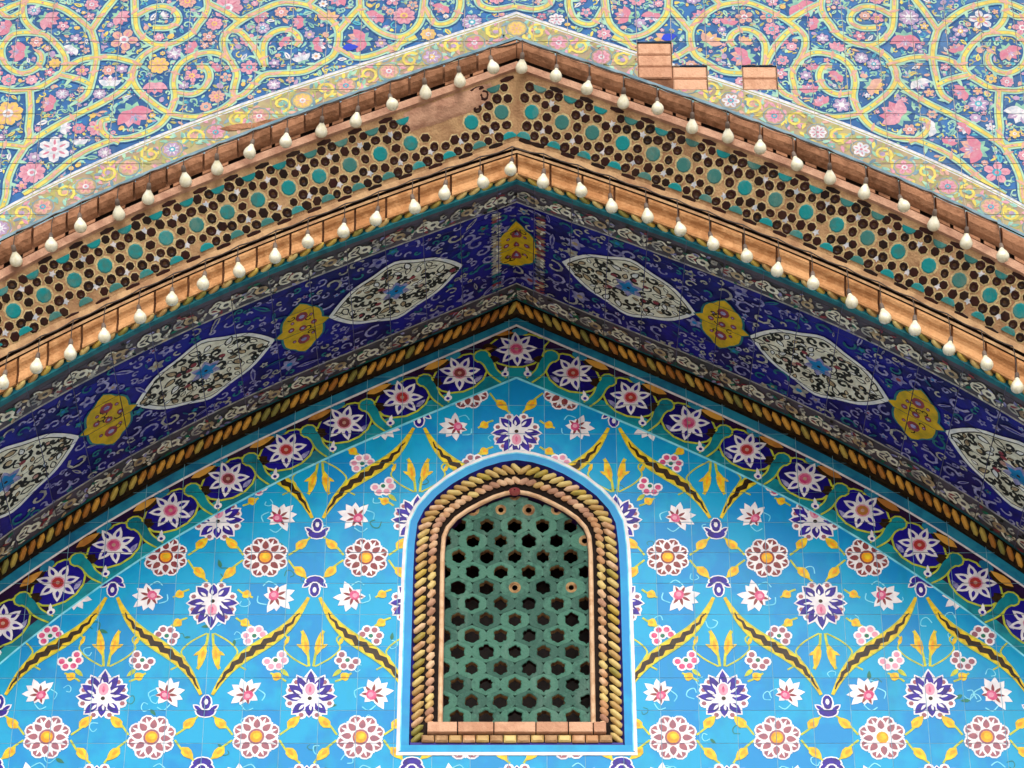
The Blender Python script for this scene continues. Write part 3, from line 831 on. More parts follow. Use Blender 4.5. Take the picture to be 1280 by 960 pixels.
def lozenge(u0, w0):
    def f(x, y): return (u0+x, w0-y/DEP)
    o = []
    for lay, g, m in ((0, 0, 'dull_teal'), (1, .012, 'soffit_yellow')):
        pts = [(.155-g, 0), (.128-g, .025), (.108-g, .04), (.116-g, .075), (.108-g, .12), (.086-g, .155), (.062-g, .175), (.04-g*.6, .205), (0, .245-g)]; pts = pts+[(-x, y) for x, y in pts[-2::-1]]
        for i in range(16):
            (x0, y0), (x1, y1) = pts[i], pts[i+1]; o.append((lay, m, [f(x0, y0), f(x1, y1), f(x1, -y1), f(x0, -y0)]))
    for x, y, r in ((0, .11, .042), (0, -.11, .042), (.06, .02, .022), (-.06, .02, .022), (.0, .0, .026), (.05, -.08, .014), (-.05, .08, .014), (.05, .1, .014), (-.05, -.1, .014)):
        o.append((2, 'dull_red', ell(f, x, y, r*.8, r, n=8))); o.append((3, 'dull_lilac', ell(f, x, y, r*.4, n=6)))
    for k in range(6):
        x, y = random.uniform(-.06, .06), random.uniform(-.15, .15)
        o += ribbon(f, spiral(x, y, .025, .8, random.uniform(0, 6), 7), .007, 2, 'dark_brown')
    return o
WC = .475
def near_med(u, w):
    for m, k in MED:
        dx = abs(u-m); dy = abs(w-WC)*DEP
        if k == 'w' and dx < .385 and dy < .29*(1-(dx/.385)**1.75)**.85+.02: return True
        if k == 'y' and dx < .16 and dy < .25 and dx/.16+dy/.36 < 1.05: return True
    return False
for u, k in MED:
    if k == 'w': PSn.part('painted_white_medallion', sof, medallion(u, WC))
    else: PSn.part('painted_yellow_lozenge', sof, lozenge(u, WC))
# arabesque on the navy ground
sh = []; placed = []
for k in range(16000):
    u = random.uniform(-3.05, 3.05); w_ = random.uniform(.18, .79)
    if near_med(u, w_): continue
    r = random.choice((.06, .048, .036, .026, .02)); x, y = u, w_*DEP
    if any(abs(a-x) < .11 and math.hypot(a-x, b-y) < (r+c)*.8 for a, b, c in placed): continue
    placed.append((x, y, r)); f = lambda X, Y, u=u, w_=w_: (u+X, w_-Y/DEP)
    c = random.choice(['dull_lilac', 'dull_lilac', 'dull_grey', 'dull_teal', 'dull_lilac'])
    q = random.random()
    if q < .62: sh += ribbon(f, spiral(0, 0, r, random.uniform(.6, 1.1), random.uniform(0, 6.3), 8, random.choice((1, -1))), .011+.004*(r > .04), 0, c)
    elif q < .84:
        a0 = random.uniform(0, 1)
        for i in range(5): sh.append((0, c, lens(f, 0, 0, a0+i*1.257, r*.95, r*.6)))
        sh.append((1, random.choice(['dull_tan', 'dull_red', 'soffit_navy', 'blue_star']), ell(f, 0, 0, r*.3, n=6)))
    else:
        a = random.uniform(0, 6.3); sh.append((0, c, lens(f, 0, 0, a, r*1.3, r*.5, back=-r))); sh.append((1, 'soffit_navy', lens(f, 0, 0, a, r, r*.2, back=-r*.6)))
PSn.part('painted_arabesque', sof, sh, kind='stuff')
sh = []
for u_ in (-.115, .135):                                  # mismatched strip tiles beside the crown seam
    for k in range(26):
        f = lambda X, Y, k=k, u_=u_: (u_+X, .19+k*.0235-Y/DEP)
        sh.append((2.5, random.choice(['dull_tan', 'border_ground', 'dull_red', 'dull_grey', 'dull_teal']), ell(f, 0, 0, .03, .017, 0, 6)))
        sh.append((3.2, random.choice(['dull_cream', 'dull_lilac', 'soffit_navy']), lens(f, 0, 0, random.uniform(0, 6), .03, .014)))
PSn.part('painted_crown_strip', sof, sh, kind='stuff')
# the two narrow borders
def border(wc, hw, pt, seed):
    rr = random.Random(seed); u = -3.15; i = 0; sh = []
    while u < 3.15:
        f = lambda X, Y, u=u: (u+X, wc-Y/DEP)
        c = ['dull_tan', 'dull_lilac', 'dull_cream', 'dull_teal'][i % 4]
        if i % 2 == 0:
            sh += ribbon(f, smooth([(-.08, 0), (-.04, hw*.85), (.0, hw*.1), (.04, -hw*.85), (.08, 0)], 3), .013, 0, 'dull_cream')
            sh.append((1, c, ell(f, 0, 0, .035, hw*.5, n=8))); sh.append((2, 'border_ground', ell(f, 0, 0, .016, hw*.22, n=6)))
        else:
            for sg in (-1, 1):
                sh.append((1, 'dull_cream' if i % 4 == 1 else 'dull_grey', lens(f, 0, 0, sg*.5, .07, hw*.6))); sh.append((2, rr.choice(['dull_red', 'border_ground', 'border_ground']), lens(f, .012, sg*.004, sg*.5, .04, hw*.25)))
                sh += ribbon(f, spiral(-.03, sg*hw*.55, .022, .9, sg*1.5, 6, sg), .012, 1, 'dull_grey')
        for _k in range(7): sh.append((.5, rr.choice(['dull_tan', 'dull_grey', 'dull_lilac', 'dull_cream', 'dull_red', 'leaf_green', 'black_line_and_shade']), lens(f, rr.uniform(-.05, .05), rr.uniform(-hw, hw), rr.uniform(0, 6.3), .04, .018)))
        u += .09; i += 1
    pt.part('painted_border', sof, sh, kind='stuff')
border(.0975, .062, PSb1, 1); border(.87, .065, PSb2, 2)

# ================================================================== ROPE MOULDING at the inner corner of the soffit
rope = empty('rope_moulding', (X0, -.05, 0), 'ochre twisted rope moulding running along the inner edge of the blue arch', 'moulding')
pos, tan_ = [], []
cRp = lambda x: cR(x)-.046
pu = arc_pts(cRp, .060, .02, XE)
pu = [-q for q in pu[::-1]]+pu
for u in pu: pos.append((u+X0, -.066, cRp(u))); tan_.append((1, 0, (cRp(abs(u)+.01)-cRp(abs(u)))/.01*(1 if u > 0 else -1)))
half_n = len(pu)/2
lay_rope(rope, 'rope_twist', pos, [(0, -.82, -.57)]*len(pu), tan_, .094, .030, .026, lambda i: math.radians(34 if i < half_n else -34), ['rope_orange', 'rope_orange', 'rope_orange', 'rope_green'])
mb = MB(); xs_ = [XE*(i/60) for i in range(61)]; xs2 = [-x for x in xs_[:0:-1]]+xs_
Bd = [(cR, -.01, .004), (cR, -.075, .0), (cR, -.068, -.042), (cR, -.035, -.068), (cR, -.006, -.070)]
mb.grid([[(x+X0, Y, c(x)+dz) for x in xs2] for c, Y, dz in Bd], 'dark_brown')
mb.build('rope_core', rope)
# ledge of blue glaze under the rope is part of the tympanum (strip above the white line)

# ================================================================== LOWER MOULDING between mosaic and soffit
lower = empty('lower_moulding', (X0, YM, 0), 'orange clay cyma moulding below the star mosaic, edged with a thin yellow rope', 'moulding')
def blerp(c1, c2, t): return lambda x: c1(x)+(c2(x)-c1(x))*t
LB = Band(cM1, YM, cS0, YS)
def strip(mb, profile, band, m, x0, x1, n=4, sm=False):
    xs = [x0+(x1-x0)*i/n for i in range(n+1)]
    mb.grid([[band.Q(x, w_, h) for x in xs] for w_, h in profile], m, smooth=sm)
LB.Q = (lambda self: (lambda u, w_, h=0: (lambda p: (p[0], p[1]-h*.85, p[2]-h*.5))(self.base(u, w_))))(LB)
def halves(fn):
    for sg in (-1, 1): fn(sg)
mb = MB(); N = 64
for sg in (-1, 1):
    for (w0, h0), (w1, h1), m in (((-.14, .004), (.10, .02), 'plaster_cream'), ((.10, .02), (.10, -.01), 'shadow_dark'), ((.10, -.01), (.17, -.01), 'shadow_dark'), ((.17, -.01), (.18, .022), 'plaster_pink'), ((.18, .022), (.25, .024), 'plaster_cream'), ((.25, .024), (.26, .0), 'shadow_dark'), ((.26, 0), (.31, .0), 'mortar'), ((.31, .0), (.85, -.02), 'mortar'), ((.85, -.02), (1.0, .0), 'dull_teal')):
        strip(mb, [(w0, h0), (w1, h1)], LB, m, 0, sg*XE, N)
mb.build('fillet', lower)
lowpx = [0,43,83,123,164,203,243,284,326,368,412,454,500,545,587,625,668]
uu = [P(645+p, y_, YS)[0] for p, y_ in zip(lowpx, [215,229,243,262,276,293,309,325,341,360,382,401,418,440,458,482,505])]
for sg in (-1, 1):
    for a, b in zip([-.0]+uu[1:], uu[1:]):
        a, b = sg*(a+.006), sg*(b-.006); mb = MB()
        pr = [(.29, -.0), (.30, .036), (.36, .046), (.44, .038), (.52, .022), (.60, .014), (.68, .018), (.76, .03), (.82, .028), (.85, -.01)]
        strip(mb, pr, LB, 'scotia_clay', a, b, 3)
        for e in (a, b): mb.face([LB.Q(e, w_, h) for w_, h in pr], 'scotia_clay')
        mb.build('moulding_brick', lower)
pos, tan_ = [], []
cLr = lambda x: blerp(cM1, cS0, .9)(x)
pu = arc_pts(cLr, .075, .02, XE); pu = [-q for q in pu[::-1]]+pu
for u in pu: pos.append(LB.Q(u, .89, -.004)); tan_.append((1, 0, (cLr(abs(u)+.01)-cLr(abs(u)))/.01*(1 if u > 0 else -1)))
hn2 = len(pu)/2
lay_rope(lower, 'rope_twist', pos, [(0, -.7, -.7)]*len(pu), tan_, .085, .03, .016, lambda i: math.radians(24 if i < hn2 else -24), ['rope_green', 'rope_yellow', 'rope_green', 'rope_yellow'])

# ================================================================== STAR MOSAIC BAND
mos = empty('mosaic_band', (X0, YF, 0), 'slanting arch band of turquoise and dark brown mosaic set in cream plaster', 'mosaic')
MBd = Band(cM0, YF, cM1, YM)
MBd.Q = (lambda self: (lambda u, w_, h=0: (lambda p: (p[0], p[1]-h*.83, p[2]-h*.56))(self.base(u, w_))))(MBd)
mb = MB(); rr = random.Random(3)
for sg in (-1, 1):
    xs = [sg*XE*i/150 for i in range(151)]
    mb.grid([[MBd.Q(x, w_, rr.uniform(-.0015, .0015)) for x in xs] for w_ in [i/10 for i in range(11)]], 'plaster_cream')
mb.build('plaster_bed', mos)
cMm = blerp(cM0, cM1, .5)
def prism(r1, r2, m, h, n, k2=1.0, mid=None, flat=0):
    mb = MB(); A = [(r1*math.cos(2*math.pi*(i+.5)/n), r2*math.sin(2*math.pi*(i+.5)/n)) for i in range(n)]
    if flat: A = [(x, max(y, 0) if flat > 0 else min(y, 0)) for x, y in A]
    if not flat and h > .0045:
        rim = [(x*1.26+.001, y*1.26, .0012) for x, y in A]; mb.grid([[(x*1.3, y*1.3, -.002) for x, y in A], rim, [(x*.95, y*.95, .0018) for x, y in A]], 'rim_cream', True, False)
    b = [(x, y, -.002) for x, y in A]; t0 = [(x, y, h*.6) for x, y in A]; t1 = [(x*.84, y*.84, h) for x, y in A]
    mb.grid([b, t0, t1], m, True, False)
    if mid:
        t2 = [(x*.36, y*.36, h-.0035) for x, y in A]; mb.grid([t1, [(x*.6, y*.6, h) for x, y in A], t2], m, True, False); mb.face(t2, mid)
    else: mb.face(t1, m)
    return mb
MM = [prism(.0255, .0265, 'mosaic_brown', .005, 8, mid='mosaic_olive_glint'), prism(.0240, .0245, 'mosaic_brown', .005, 7), prism(.028, .0245, 'mosaic_brown', .005, 8, mid='mosaic_olive_glint'), prism(.0245, .028, 'mosaic_brown', .006, 6)]
MMd = [q.data('mosaic_piece') for q in MM]
TE = prism(.040, .041, 'mosaic_teal', .006, 10).data('turquoise_piece'); TEh = prism(.04, .036, 'mosaic_teal', .006, 10, flat=1).data('turquoise_piece')
FLt = prism(.045, .014, 'mosaic_brown', .004, 6).data('edge_piece')
ST8 = MB()
pts8 = [((.021 if i % 2 else .011)*math.cos(i*math.pi/5), (.021 if i % 2 else .011)*math.sin(i*math.pi/5)) for i in range(10)]
ST8.face([(x, y, .003) for x, y in pts8], 'sp_white'); ST8.grid([[(x, y, -.002) for x, y in pts8], [(x, y, .003) for x, y in pts8]], 'sp_white', True, False); ST8 = ST8.data('star_piece')
from mathutils import Matrix
def place_m(u, lx, ly, rot=0):                             # metric offset in the band's plane at u, on the centre line
    f = fr_band(MBd, u, .5); q = f(lx, ly)
    return q
def m_at(q, rot, sxy=1):
    p = Vector(MBd.Q(q[0], q[1], 0)); ex, ew = MBd.jac(q[0], q[1]); n = ex.cross(ew).normalized()
    if n.y > 0: n = -n
    ex = ex - n*ex.dot(n); ex.normalize(); y = n.cross(ex)
    x2 = ex*math.cos(rot)+y*math.sin(rot); y2 = n.cross(x2)
    M = Matrix((x2*sxy, y2*sxy, n)).transposed().to_4x4(); M.translation = p-Vector(mos.location); return M
DU = .176; SP = DU/2
HB = 0.0
_e, _w = MBd.jac(1.0, .5); _t = _e.normalized(); HB = (_w-_t*_w.dot(_t)).length       # band width
cu = arc_pts(cMm, DU, SP*.93, XE-.05)
allc = [-q for q in cu[::-1]]+cu
dark = []; damaged = [(-.36, .33, .20), (-.52, .30, .10)]
hy = HB*.5
def blocked(q, big=False):
    for du, dw, rad in damaged:
        if math.hypot(q[0]-du, (q[1]-(.5-dw))*HB) < rad*.72: return True
    return False
for u in allc:
    def add(lst, lx, ly, rot): 
        q = place_m(u, lx, ly)
        if abs(q[0]) < .012 or q[0]*u < 0 or not (.02 < q[1] < .985) or blocked(q) or random.random() < (.03 if u < 0 else .07): return
        q = (q[0]+random.gauss(0, .002), q[1]+random.gauss(0, .005))
        lst.append((q, rot))
    if not blocked((u, .5)):
        link(bpy.data.objects.new('turquoise_piece', TE), mos).matrix_local = m_at((u, .5), random.uniform(0, .6))
    for s_ in (-1, 1):
        q = place_m(u, 0, s_*(hy-.035))
        if not blocked(q): link(bpy.data.objects.new('turquoise_half', TEh), mos).matrix_local = m_at((q[0], .5-s_*(.5-.11)), 0 if s_ < 0 else math.pi)
    k = SP; hh = (hy-.022)/2
    add(dark, 0, hh, 0); add(dark, 0, -hh, 0); add(dark, k, 0, 1.57)
    for sx in (-1, 1):
        for sy in (-1, 1):
            add(dark, sx*.0580, sy*.0595, .8*sx*sy); add(dark, sx*.0580, sy*.121, -.8*sx*sy)
    for sy in (-1, 1):
        q = place_m(u, k, sy*(hh))
        if not blocked(q) and abs(q[0]) > .03: link(bpy.data.objects.new('star_piece', ST8), mos).matrix_local = m_at(q, random.uniform(0, 1))
        q = place_m(u, k, sy*(hy-.02))
        if not blocked(q) and abs(q[0]) > .03 and .03 < q[1] < .97: link(bpy.data.objects.new('edge_piece', FLt), mos).matrix_local = m_at(q, 0)
dark.sort(key=lambda d: -abs(d[0][0]) if abs(d[0][0]) < 2.75 else 9)
rest = MB()
for i, (q, rot) in enumerate(dark):
    k = random.randrange(4); M = m_at(q, rot+random.uniform(-.3, .3), random.uniform(.9, 1.1))
    if i < 300: link(bpy.data.objects.new('brown_piece', MMd[k]), mos).matrix_local = M
    else:
        M2 = Matrix.Translation(Vector(mos.location)) @ M
        b0 = MM[k]; off = len(rest.v); rest.v.extend([tuple(M2 @ Vector(p)) for p in b0.v])
        for f_, mi_ in zip(b0.f, b0.m): rest.f.append(tuple(x+off for x in f_)); rest.m.append(rest.mi(b0.names[mi_])); rest.sm.append(False)
o = rest.build('brown_pieces', mos, kind='stuff'); o.matrix_local = Matrix.Translation(-Vector(mos.location))
# fallen patch: rough plaster
mb = MB(); rows = []
rr = random.Random(5)
for i in range(9):
    row = []
    for j in range(17):
        u = -.62+.5*j/16; w_ = .01+.36*i/8-.05*(1 if j in (0, 16) else 0); e = math.sin(math.pi*i/8)*math.sin(math.pi*j/16)
        row.append(MBd.Q(u, w_, .018*e*rr.uniform(.3, 1.4)+(.0 if e > .01 else -.004)))
    rows.append(row)
mb.grid(rows, 'plaster_pink'); mb.build('plaster_patch', mos)

# ================================================================== UPPER MOULDING
upper = empty('upper_moulding', (X0, YF, 0), 'brown clay roll moulding above the star mosaic, cut into short bricks', 'moulding')
UB = Band(cE2, YF, cM0, YF)
mb = MB()
for sg in (-1, 1):
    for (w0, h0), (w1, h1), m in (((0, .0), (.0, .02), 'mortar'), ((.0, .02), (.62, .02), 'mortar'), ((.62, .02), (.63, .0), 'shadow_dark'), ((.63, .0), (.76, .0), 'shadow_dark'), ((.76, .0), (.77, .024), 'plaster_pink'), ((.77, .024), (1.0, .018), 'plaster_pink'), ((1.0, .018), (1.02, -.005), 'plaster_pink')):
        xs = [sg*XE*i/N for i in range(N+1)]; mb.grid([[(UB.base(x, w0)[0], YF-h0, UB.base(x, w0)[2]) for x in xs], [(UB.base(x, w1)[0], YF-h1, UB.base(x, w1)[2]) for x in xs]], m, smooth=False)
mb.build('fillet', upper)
uppx = [0,50,92,135,178,222,266,308,350,393,439,480,525,565,608,650,690]
uu2 = [P(645+p, y_, YF-.05)[0] for p, y_ in zip(uppx, [70,88,103,118,133,150,164,180,198,213,231,253,271,293,314,335,358])]
for sg in (-1, 1):
    for a, b in zip(uu2, uu2[1:]):
        a, b = sg*(a+.006), sg*(b-.006); mb = MB(); jh = random.uniform(-.006, .006)
        pr = [(.02, .015), (.06, .045), (.15, .07), (.3, .082), (.45, .074), (.56, .05), (.62, .015)]
        xs = [a+(b-a)*i/4 for i in range(5)]; wob = [random.uniform(-.004, .004) for _ in xs]
        rows = [[(UB.base(x, w_)[0], YF-h-jh-wb*(h > .04), UB.base(x, w_)[2]) for x, wb in zip(xs, wob)] for w_, h in pr]
        mb.grid(rows, 'moulding_clay', smooth=False)
        for e in (0, -1): mb.face([r[e] for r in rows], 'moulding_clay')
        mb.build('moulding_brick', upper)
    x = .03                                               # dentil row under the roll
    while x < XE-.1:
        s_ = 1/math.hypot(1, .47); mb = MB(); a, b = sg*x, sg*(x+.062*s_)
        rows = [[(UB.base(q, w_)[0], YF-h, UB.base(q, w_)[2]) for q in (a, b)] for w_, h in ((.64, .0), (.65, .026), (.745, .026), (.755, .0))]
        if random.random() < .55: mb.grid(rows, 'moulding_clay', smooth=False); mb.build('dentil', upper)
        x += .082*s_

# ================================================================== SPANDREL WALL
sp = empty('spandrel_wall', (X0, YF, 0), 'front wall above the arch in faded tiles painted with yellow scrolls and pink flowers', 'tiled wall')
F_ = Plane(YF)
bx = [P(px, 82, YF)[0] for px in (797, 836)]; bz = [P(800, py, YF)[1] for py in (52, 82, 112)]
pu_ = .187; pv = (bz[0]-bz[2])/2
fu = [bx[0]+pu_*k for k in range(-22, 15)]; fu = [g for g in fu if -XE-.2 < g < XE+.2]; fv = sorted([bz[1]+pv*k for k in range(-11, 7)])
GF = Gridc(fu, fv, .0035)
import bisect
def cell_at(px, py):
    x, z = P(px, py, YF); return (bisect.bisect_right(fu, x)-1, bisect.bisect_right(fv, z)-1)
missing = {cell_at(815, 67), cell_at(815, 97), cell_at(855, 97), cell_at(938, 92)}
PW = Painter(F_, GF, [(above, cE2a)], None, missing)
cE1b = lambda x: cE1(x)-.018; cE1c = lambda x: cE1(x)-.026; cE1d = lambda x: cE1(x)-.034
def spz(r):
    o = []
    for c, m in ((cE1, 'spandrel_ground'), (cE1b, 'sp_white'), (cE1c, 'strip_olive'), (cE1d, 'sp_white')):
        a = above(r, c)
        if a: o.append((m, a))
        r = below(r, c)
        if not r: return o
    o.append(('strip_khaki', r)); return o
tiles(sp, PW, spz, 'tile', seen(F_), thick=.012, grout='grout_beige')
# bricks laid bare where tiles fell
for c in missing:
    for k in range(2):
        z0, z1 = fv[c[1]]+k*pv/2+.003, fv[c[1]]+(k+1)*pv/2-.003; x0, x1 = fu[c[0]]+.003, fu[c[0]+1]-.003
        if c == cell_at(938, 92) and k == 0: pass
        mid = (x0+x1)/2
        lo = max(cE2a(x0), cE2a(x1))+.004 if mid > 0 else cE2a(x0)
        if z1 < lo+.02: continue
        mb = MB(); boxm(mb, x0+X0, x1+X0, YF+.004+random.uniform(0, .004), YF+.08, max(z0, lo), z1, 'brick', .006); mb.build('bare_brick', sp)
mb = MB()
for c in missing: mb.face([(fu[c[0]]+X0, YF+.018, fv[c[1]]), (fu[c[0]+1]+X0, YF+.018, fv[c[1]]), (fu[c[0]+1]+X0, YF+.018, fv[c[1]+1]), (fu[c[0]]+X0, YF+.018, fv[c[1]+1])], 'mortar')
mb.build('mortar_bed', sp)
rg = random.Random(4); chips = []
for c in missing:
    for k in range(9):
        e = rg.randrange(3); t_ = rg.random()
        x = fu[c[0]] if e == 0 else fu[c[0]+1] if e == 1 else fu[c[0]]+(fu[c[0]+1]-fu[c[0]])*t_; z = fv[c[1]+1] if e == 2 else fv[c[1]]+(fv[c[1]+1]-fv[c[1]])*t_
        if z > cE2a(x)+.03: chips.append((8, rg.choice(['plaster_pink', 'brick', 'mortar']), ell(ID, x, z, rg.uniform(.006, .016), rg.uniform(.004, .012), rg.uniform(0, 3), 7)))
Painter(F_, GF, [(above, cE2a)], None, missing).part('mortar_crumbs', sp, chips, kind='stuff')
# slate fillet between border and moulding
mb = MB(); FB = Band(cE2a, YF, cE2, YF)
for sg in (-1, 1):
    xs = [sg*XE*i/N for i in range(N+1)]
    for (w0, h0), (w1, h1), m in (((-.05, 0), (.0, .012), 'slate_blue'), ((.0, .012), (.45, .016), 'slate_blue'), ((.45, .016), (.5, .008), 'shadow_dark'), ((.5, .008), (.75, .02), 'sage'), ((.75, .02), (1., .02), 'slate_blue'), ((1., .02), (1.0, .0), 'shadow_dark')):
        mb.grid([[(FB.base(x, w0)[0], YF-h0, FB.base(x, w0)[2]) for x in xs], [(FB.base(x, w1)[0], YF-h1, FB.base(x, w1)[2]) for x in xs]], m, smooth=False)
mb.build('glazed_fillet', sp)
# painted scrolls, traced on the left and mirrored as the wall is
SCR = [
 [(56,43),(71,56),(81,71),(81,85),(75,94),(64,101),(47,110),(19,114),(-4,111),(-40,118)],
 [(56,43),(37,41),(17,43),(4,56),(2,69),(8,82),(22,91),(37,90),(49,82),(52,71),(47,64)],
 [(37,114),(38,140),(36,160),(37,170),(31,184),(18,205),(10,225),(8,245),(2,262)],
 [(31,184),(0,181),(-30,188)],
 [(31,184),(47,172),(75,155),(100,142),(125,130),(150,115),(163,102),(168,88)],
 [(114,38),(119,56),(120,75),(115,100),(109,118),(97,127)],
 [(114,38),(98,24),(80,12),(62,6),(40,2),(20,6),(-10,20)],
 [(115,37),(130,15),(142,0),(150,-15)],
 [(82,88),(95,78),(112,73),(140,72),(163,77),(177,82)],
 [(29,-10),(29,18),(36,32),(50,43)],
 [(168,-10),(169,20),(172,38),(184,51),(200,57),(221,53),(240,42),(247,32),(256,20),(260,8),(258,-8)],
 [(171,20),(191,10),(208,9),(221,17),(222,28),(210,35),(191,35)],
 [(199,58),(180,69),(169,82),(165,95),(172,112),(191,129),(208,140),(225,145),(250,146),(275,138),(293,125)],
 [(288,76),(296,92),(293,108),(291,121)],
 [(291,78),(275,68),(259,66),(237,72),(222,85),(217,103),(219,122),(212,141),(195,160),(165,172),(140,176),(110,188),(90,200),(75,212),(55,228),(30,244)],
 [(221,116),(240,118),(255,110),(262,96),(257,84),(246,84)],
 [(150,178),(136,172),(127,163),(127,152),(137,149)],
 [(287,76),(280,60),(280,47),(288,37),(305,24),(331,11),(350,4),(369,4),(388,8),(406,19),(421,34),(423,51),(417,69),(402,79),(380,90),(350,92),(331,94),(318,105),(305,118),(291,123)],
 [(290,38),(300,40),(312,52),(322,66),(331,84)],
 [(331,84),(329,70),(330,54),(340,42),(355,37),(368,41),(374,50),(369,58)],
 [(450,-8),(453,18),(475,40),(503,46),(525,28),(531,-8)],
 [(423,60),(445,72),(470,68),(500,55),(520,46)],
 [(531,10),(545,30),(566,26),(575,8),(574,-8)],
 [(596,-8),(600,6),(618,12),(643,8)],
 [(505,46),(488,70),(472,84)],
 [(0,15),(12,22),(29,14)], [(75,94),(100,100),(113,106)], [(262,5),(280,14),(300,26)], [(385,6),(400,-8)], [(423,40),(438,22),(451,8)],
]
AX = 643
polys = []
for k, L in enumerate(SCR):
    for mir in (0, 1):
        q = [P(2*AX-x if mir else x, y, YF) for x, y in L]; polys.append(smooth(q, 5))
sh = []; samples = []
for k, q in enumerate(polys):
    sh += ribbon(ID, q, .062, k*.02, 'spandrel_outline'); sh += ribbon(ID, q, .046, 1+k*.02, 'ribbon_mint'); sh += ribbon(ID, q, .026, 1.6+k*.02, 'strip_olive'); sh += ribbon(ID, q, .019, 2+k*.02, 'ribbon_yellow')
    for i in range(1, len(q)-1):
        samples.append(q[i])
        if i % 5 == 2: sh.append((3.2, random.choice(['sp_salmon', 'sp_yellow', 'sp_rose', 'sage']), ell(ID, q[i][0], q[i][1], .007, n=5)))
        if i % 11 < 3: sh += ribbon(ID, q[i-1:i+2], .012, 3.1+k*.01, 'sp_salmon')
        if i % 9 == 4: sh.append((3.4, 'sp_salmon', lens(ID, q[i][0], q[i][1], random.uniform(0, 6), .035, .02, back=-.03)))
        if i % 7 == 3:
            a = random.uniform(0, 6.3); sh.append((.6+k*.02, 'ribbon_mint', lens(ID, q[i][0], q[i][1], a, .07, .022)))
PSp = Painter(F_, GF, [(above, cE1)], None, missing, h0=.0015)
PSp.part('painted_scroll', sp, sh)
rn = random.Random(21); sh = []
for k in range(9500):                                     # fine leaves and tendrils all over the ground
    x, z = rn.uniform(-3.05, 3.05), rn.uniform(10.75, 12.8)
    if z < cE1(x)+.01: continue
    f = fr_plane(x, z, rn.uniform(0, 6.3)); c = rn.choice(['ribbon_mint', 'ribbon_mint', 'sage', 'sp_teal', 'sage', 'sp_lilac', 'strip_olive', 'slate_blue', 'sp_salmon', 'ribbon_yellow'])
    if k % 3: sh.append((-.9+(k % 7)*.05, c, lens(f, 0, 0, 0, rn.uniform(.03, .055), rn.uniform(.012, .022))))
    else: sh += ribbon(f, spiral(0, 0, rn.uniform(.018, .035), .8, 0, 6), .0075, -.5, c)
PSp.part('painted_fine_foliage', sp, sh, kind='stuff')
# flowers fill the space the scrolls leave
SA = np.array(samples)
def clear(x, z): return float(np.min(np.hypot(SA[:, 0]-x, SA[:, 1]-z)))-.030
def flower(f, r, big):
    o = []; c = random.choice(['sp_pink', 'sp_salmon', 'sp_rose', 'sp_lilac', 'sp_white', 'sp_yellow', 'sp_pink', 'sp_pink', 'sp_lilac', 'sp_salmon', 'sp_pink', 'sp_salmon', 'sp_lilac'])
    c2 = {'sp_pink': 'sp_rose', 'sp_salmon': 'sp_rose', 'sp_rose': 'sp_pink', 'sp_lilac': 'sp_white', 'sp_white': 'sp_rose', 'sp_yellow': 'sp_salmon'}[c]
    c3 = random.choice(['sp_white', 'sp_yellow', 'sp_teal', 'sp_white'])
    k = random.choice((5, 6, 7, 8)); a0 = random.uniform(0, 6)
    o.append((.2, 'spandrel_outline', ell(f, 0, 0, r*1.12, n=10)))
    if big and random.random() < .7:                      # side-view palmette
        for i in range(3): 
            a = a0+math.pi+(i-1)*.7; o.append((1, 'sage', lens(f, 0, 0, a, r*.95, r*.5)))
        for i in range(5):
            a = a0+(i-2)*.5; o.append((1.5+.1*abs(i-2), c if i % 2 else c2, lens(f, -r*.35*math.cos(a0), -r*.35*math.sin(a0), a, r*1.3, r*.72)))
        o.append((2.2, c3, lens(f, -r*.2*math.cos(a0), -r*.2*math.sin(a0), a0, r*.8, r*.3))); o.append((2.6, c2, ell(f, 0, 0, r*.14, n=6)))
        for i in range(4):
            a = a0+(i-1.5)*.45; o.append((2.4, 'sp_lilac' if c2 == 'sp_rose' else c2, lens(f, 0, 0, a, r*.75, r*.1)))
    else:
        for i in range(k):
            a = a0+i*2*math.pi/k
            o.append((1, c, ell(f, r*.62*math.cos(a), r*.62*math.sin(a), r*.40, r*.34, a, 7)))
            if r > .035: o.append((1.5, c2, lens(f, 0, 0, a, r*.8, r*.16, back=r*.3)))
        o.append((2, c3, ell(f, 0, 0, r*.36, n=8))); o.append((2.4, c2, ell(f, 0, 0, r*.18, n=6)))
    return o
rr = random.Random(11); cand = []
for k in range(11000):
    x = rr.uniform(-3.1, 3.1); z = rr.uniform(10.7, 12.85)
    if z < cE1(x)+.012: continue
    cand.append((min(clear(x, z), z-cE1(x)), x, z))
cand.sort(reverse=True); small = []
BLOOMS = [(155,50,15),(166,143,18),(10,142,16),(68,187,17),(40,216,14),(150,22,11),(285,10,16),(137,104,11),(194,108,12),(63,130,11),(348,108,13),(240,95,9),(410,22,11),(375,28,9),(25,65,13),(90,62,9),(60,25,13),(8,35,11),(205,20,6),(470,20,11),(555,40,14),(430,95,12),(505,20,12),(590,28,11),(240,60,9),(270,85,7),(355,52,8),(122,160,11),(80,160,9),(620,30,9),(100,178,8),(310,50,9),(325,20,10),(268,30,9)]
placed = []
for x_, y_, r_ in BLOOMS:
    for mir in (0, 1):
        x, z = P(2*AX-x_ if mir else x_, y_, YF); r = r_/217*1.12
        if z < cE1(x)+r*.5: continue
        f = fr_plane(x, z); placed.append((x, z, r*.9))
        PSp.part('painted_flower', sp, flower(f, r, True) + [(0, 'ribbon_mint', lens(f, 0, 0, a_, r*1.4, r*.55)) for a_ in (rr.uniform(0, 2), rr.uniform(2, 4), rr.uniform(4, 6.3))])
PA = np.array(placed)
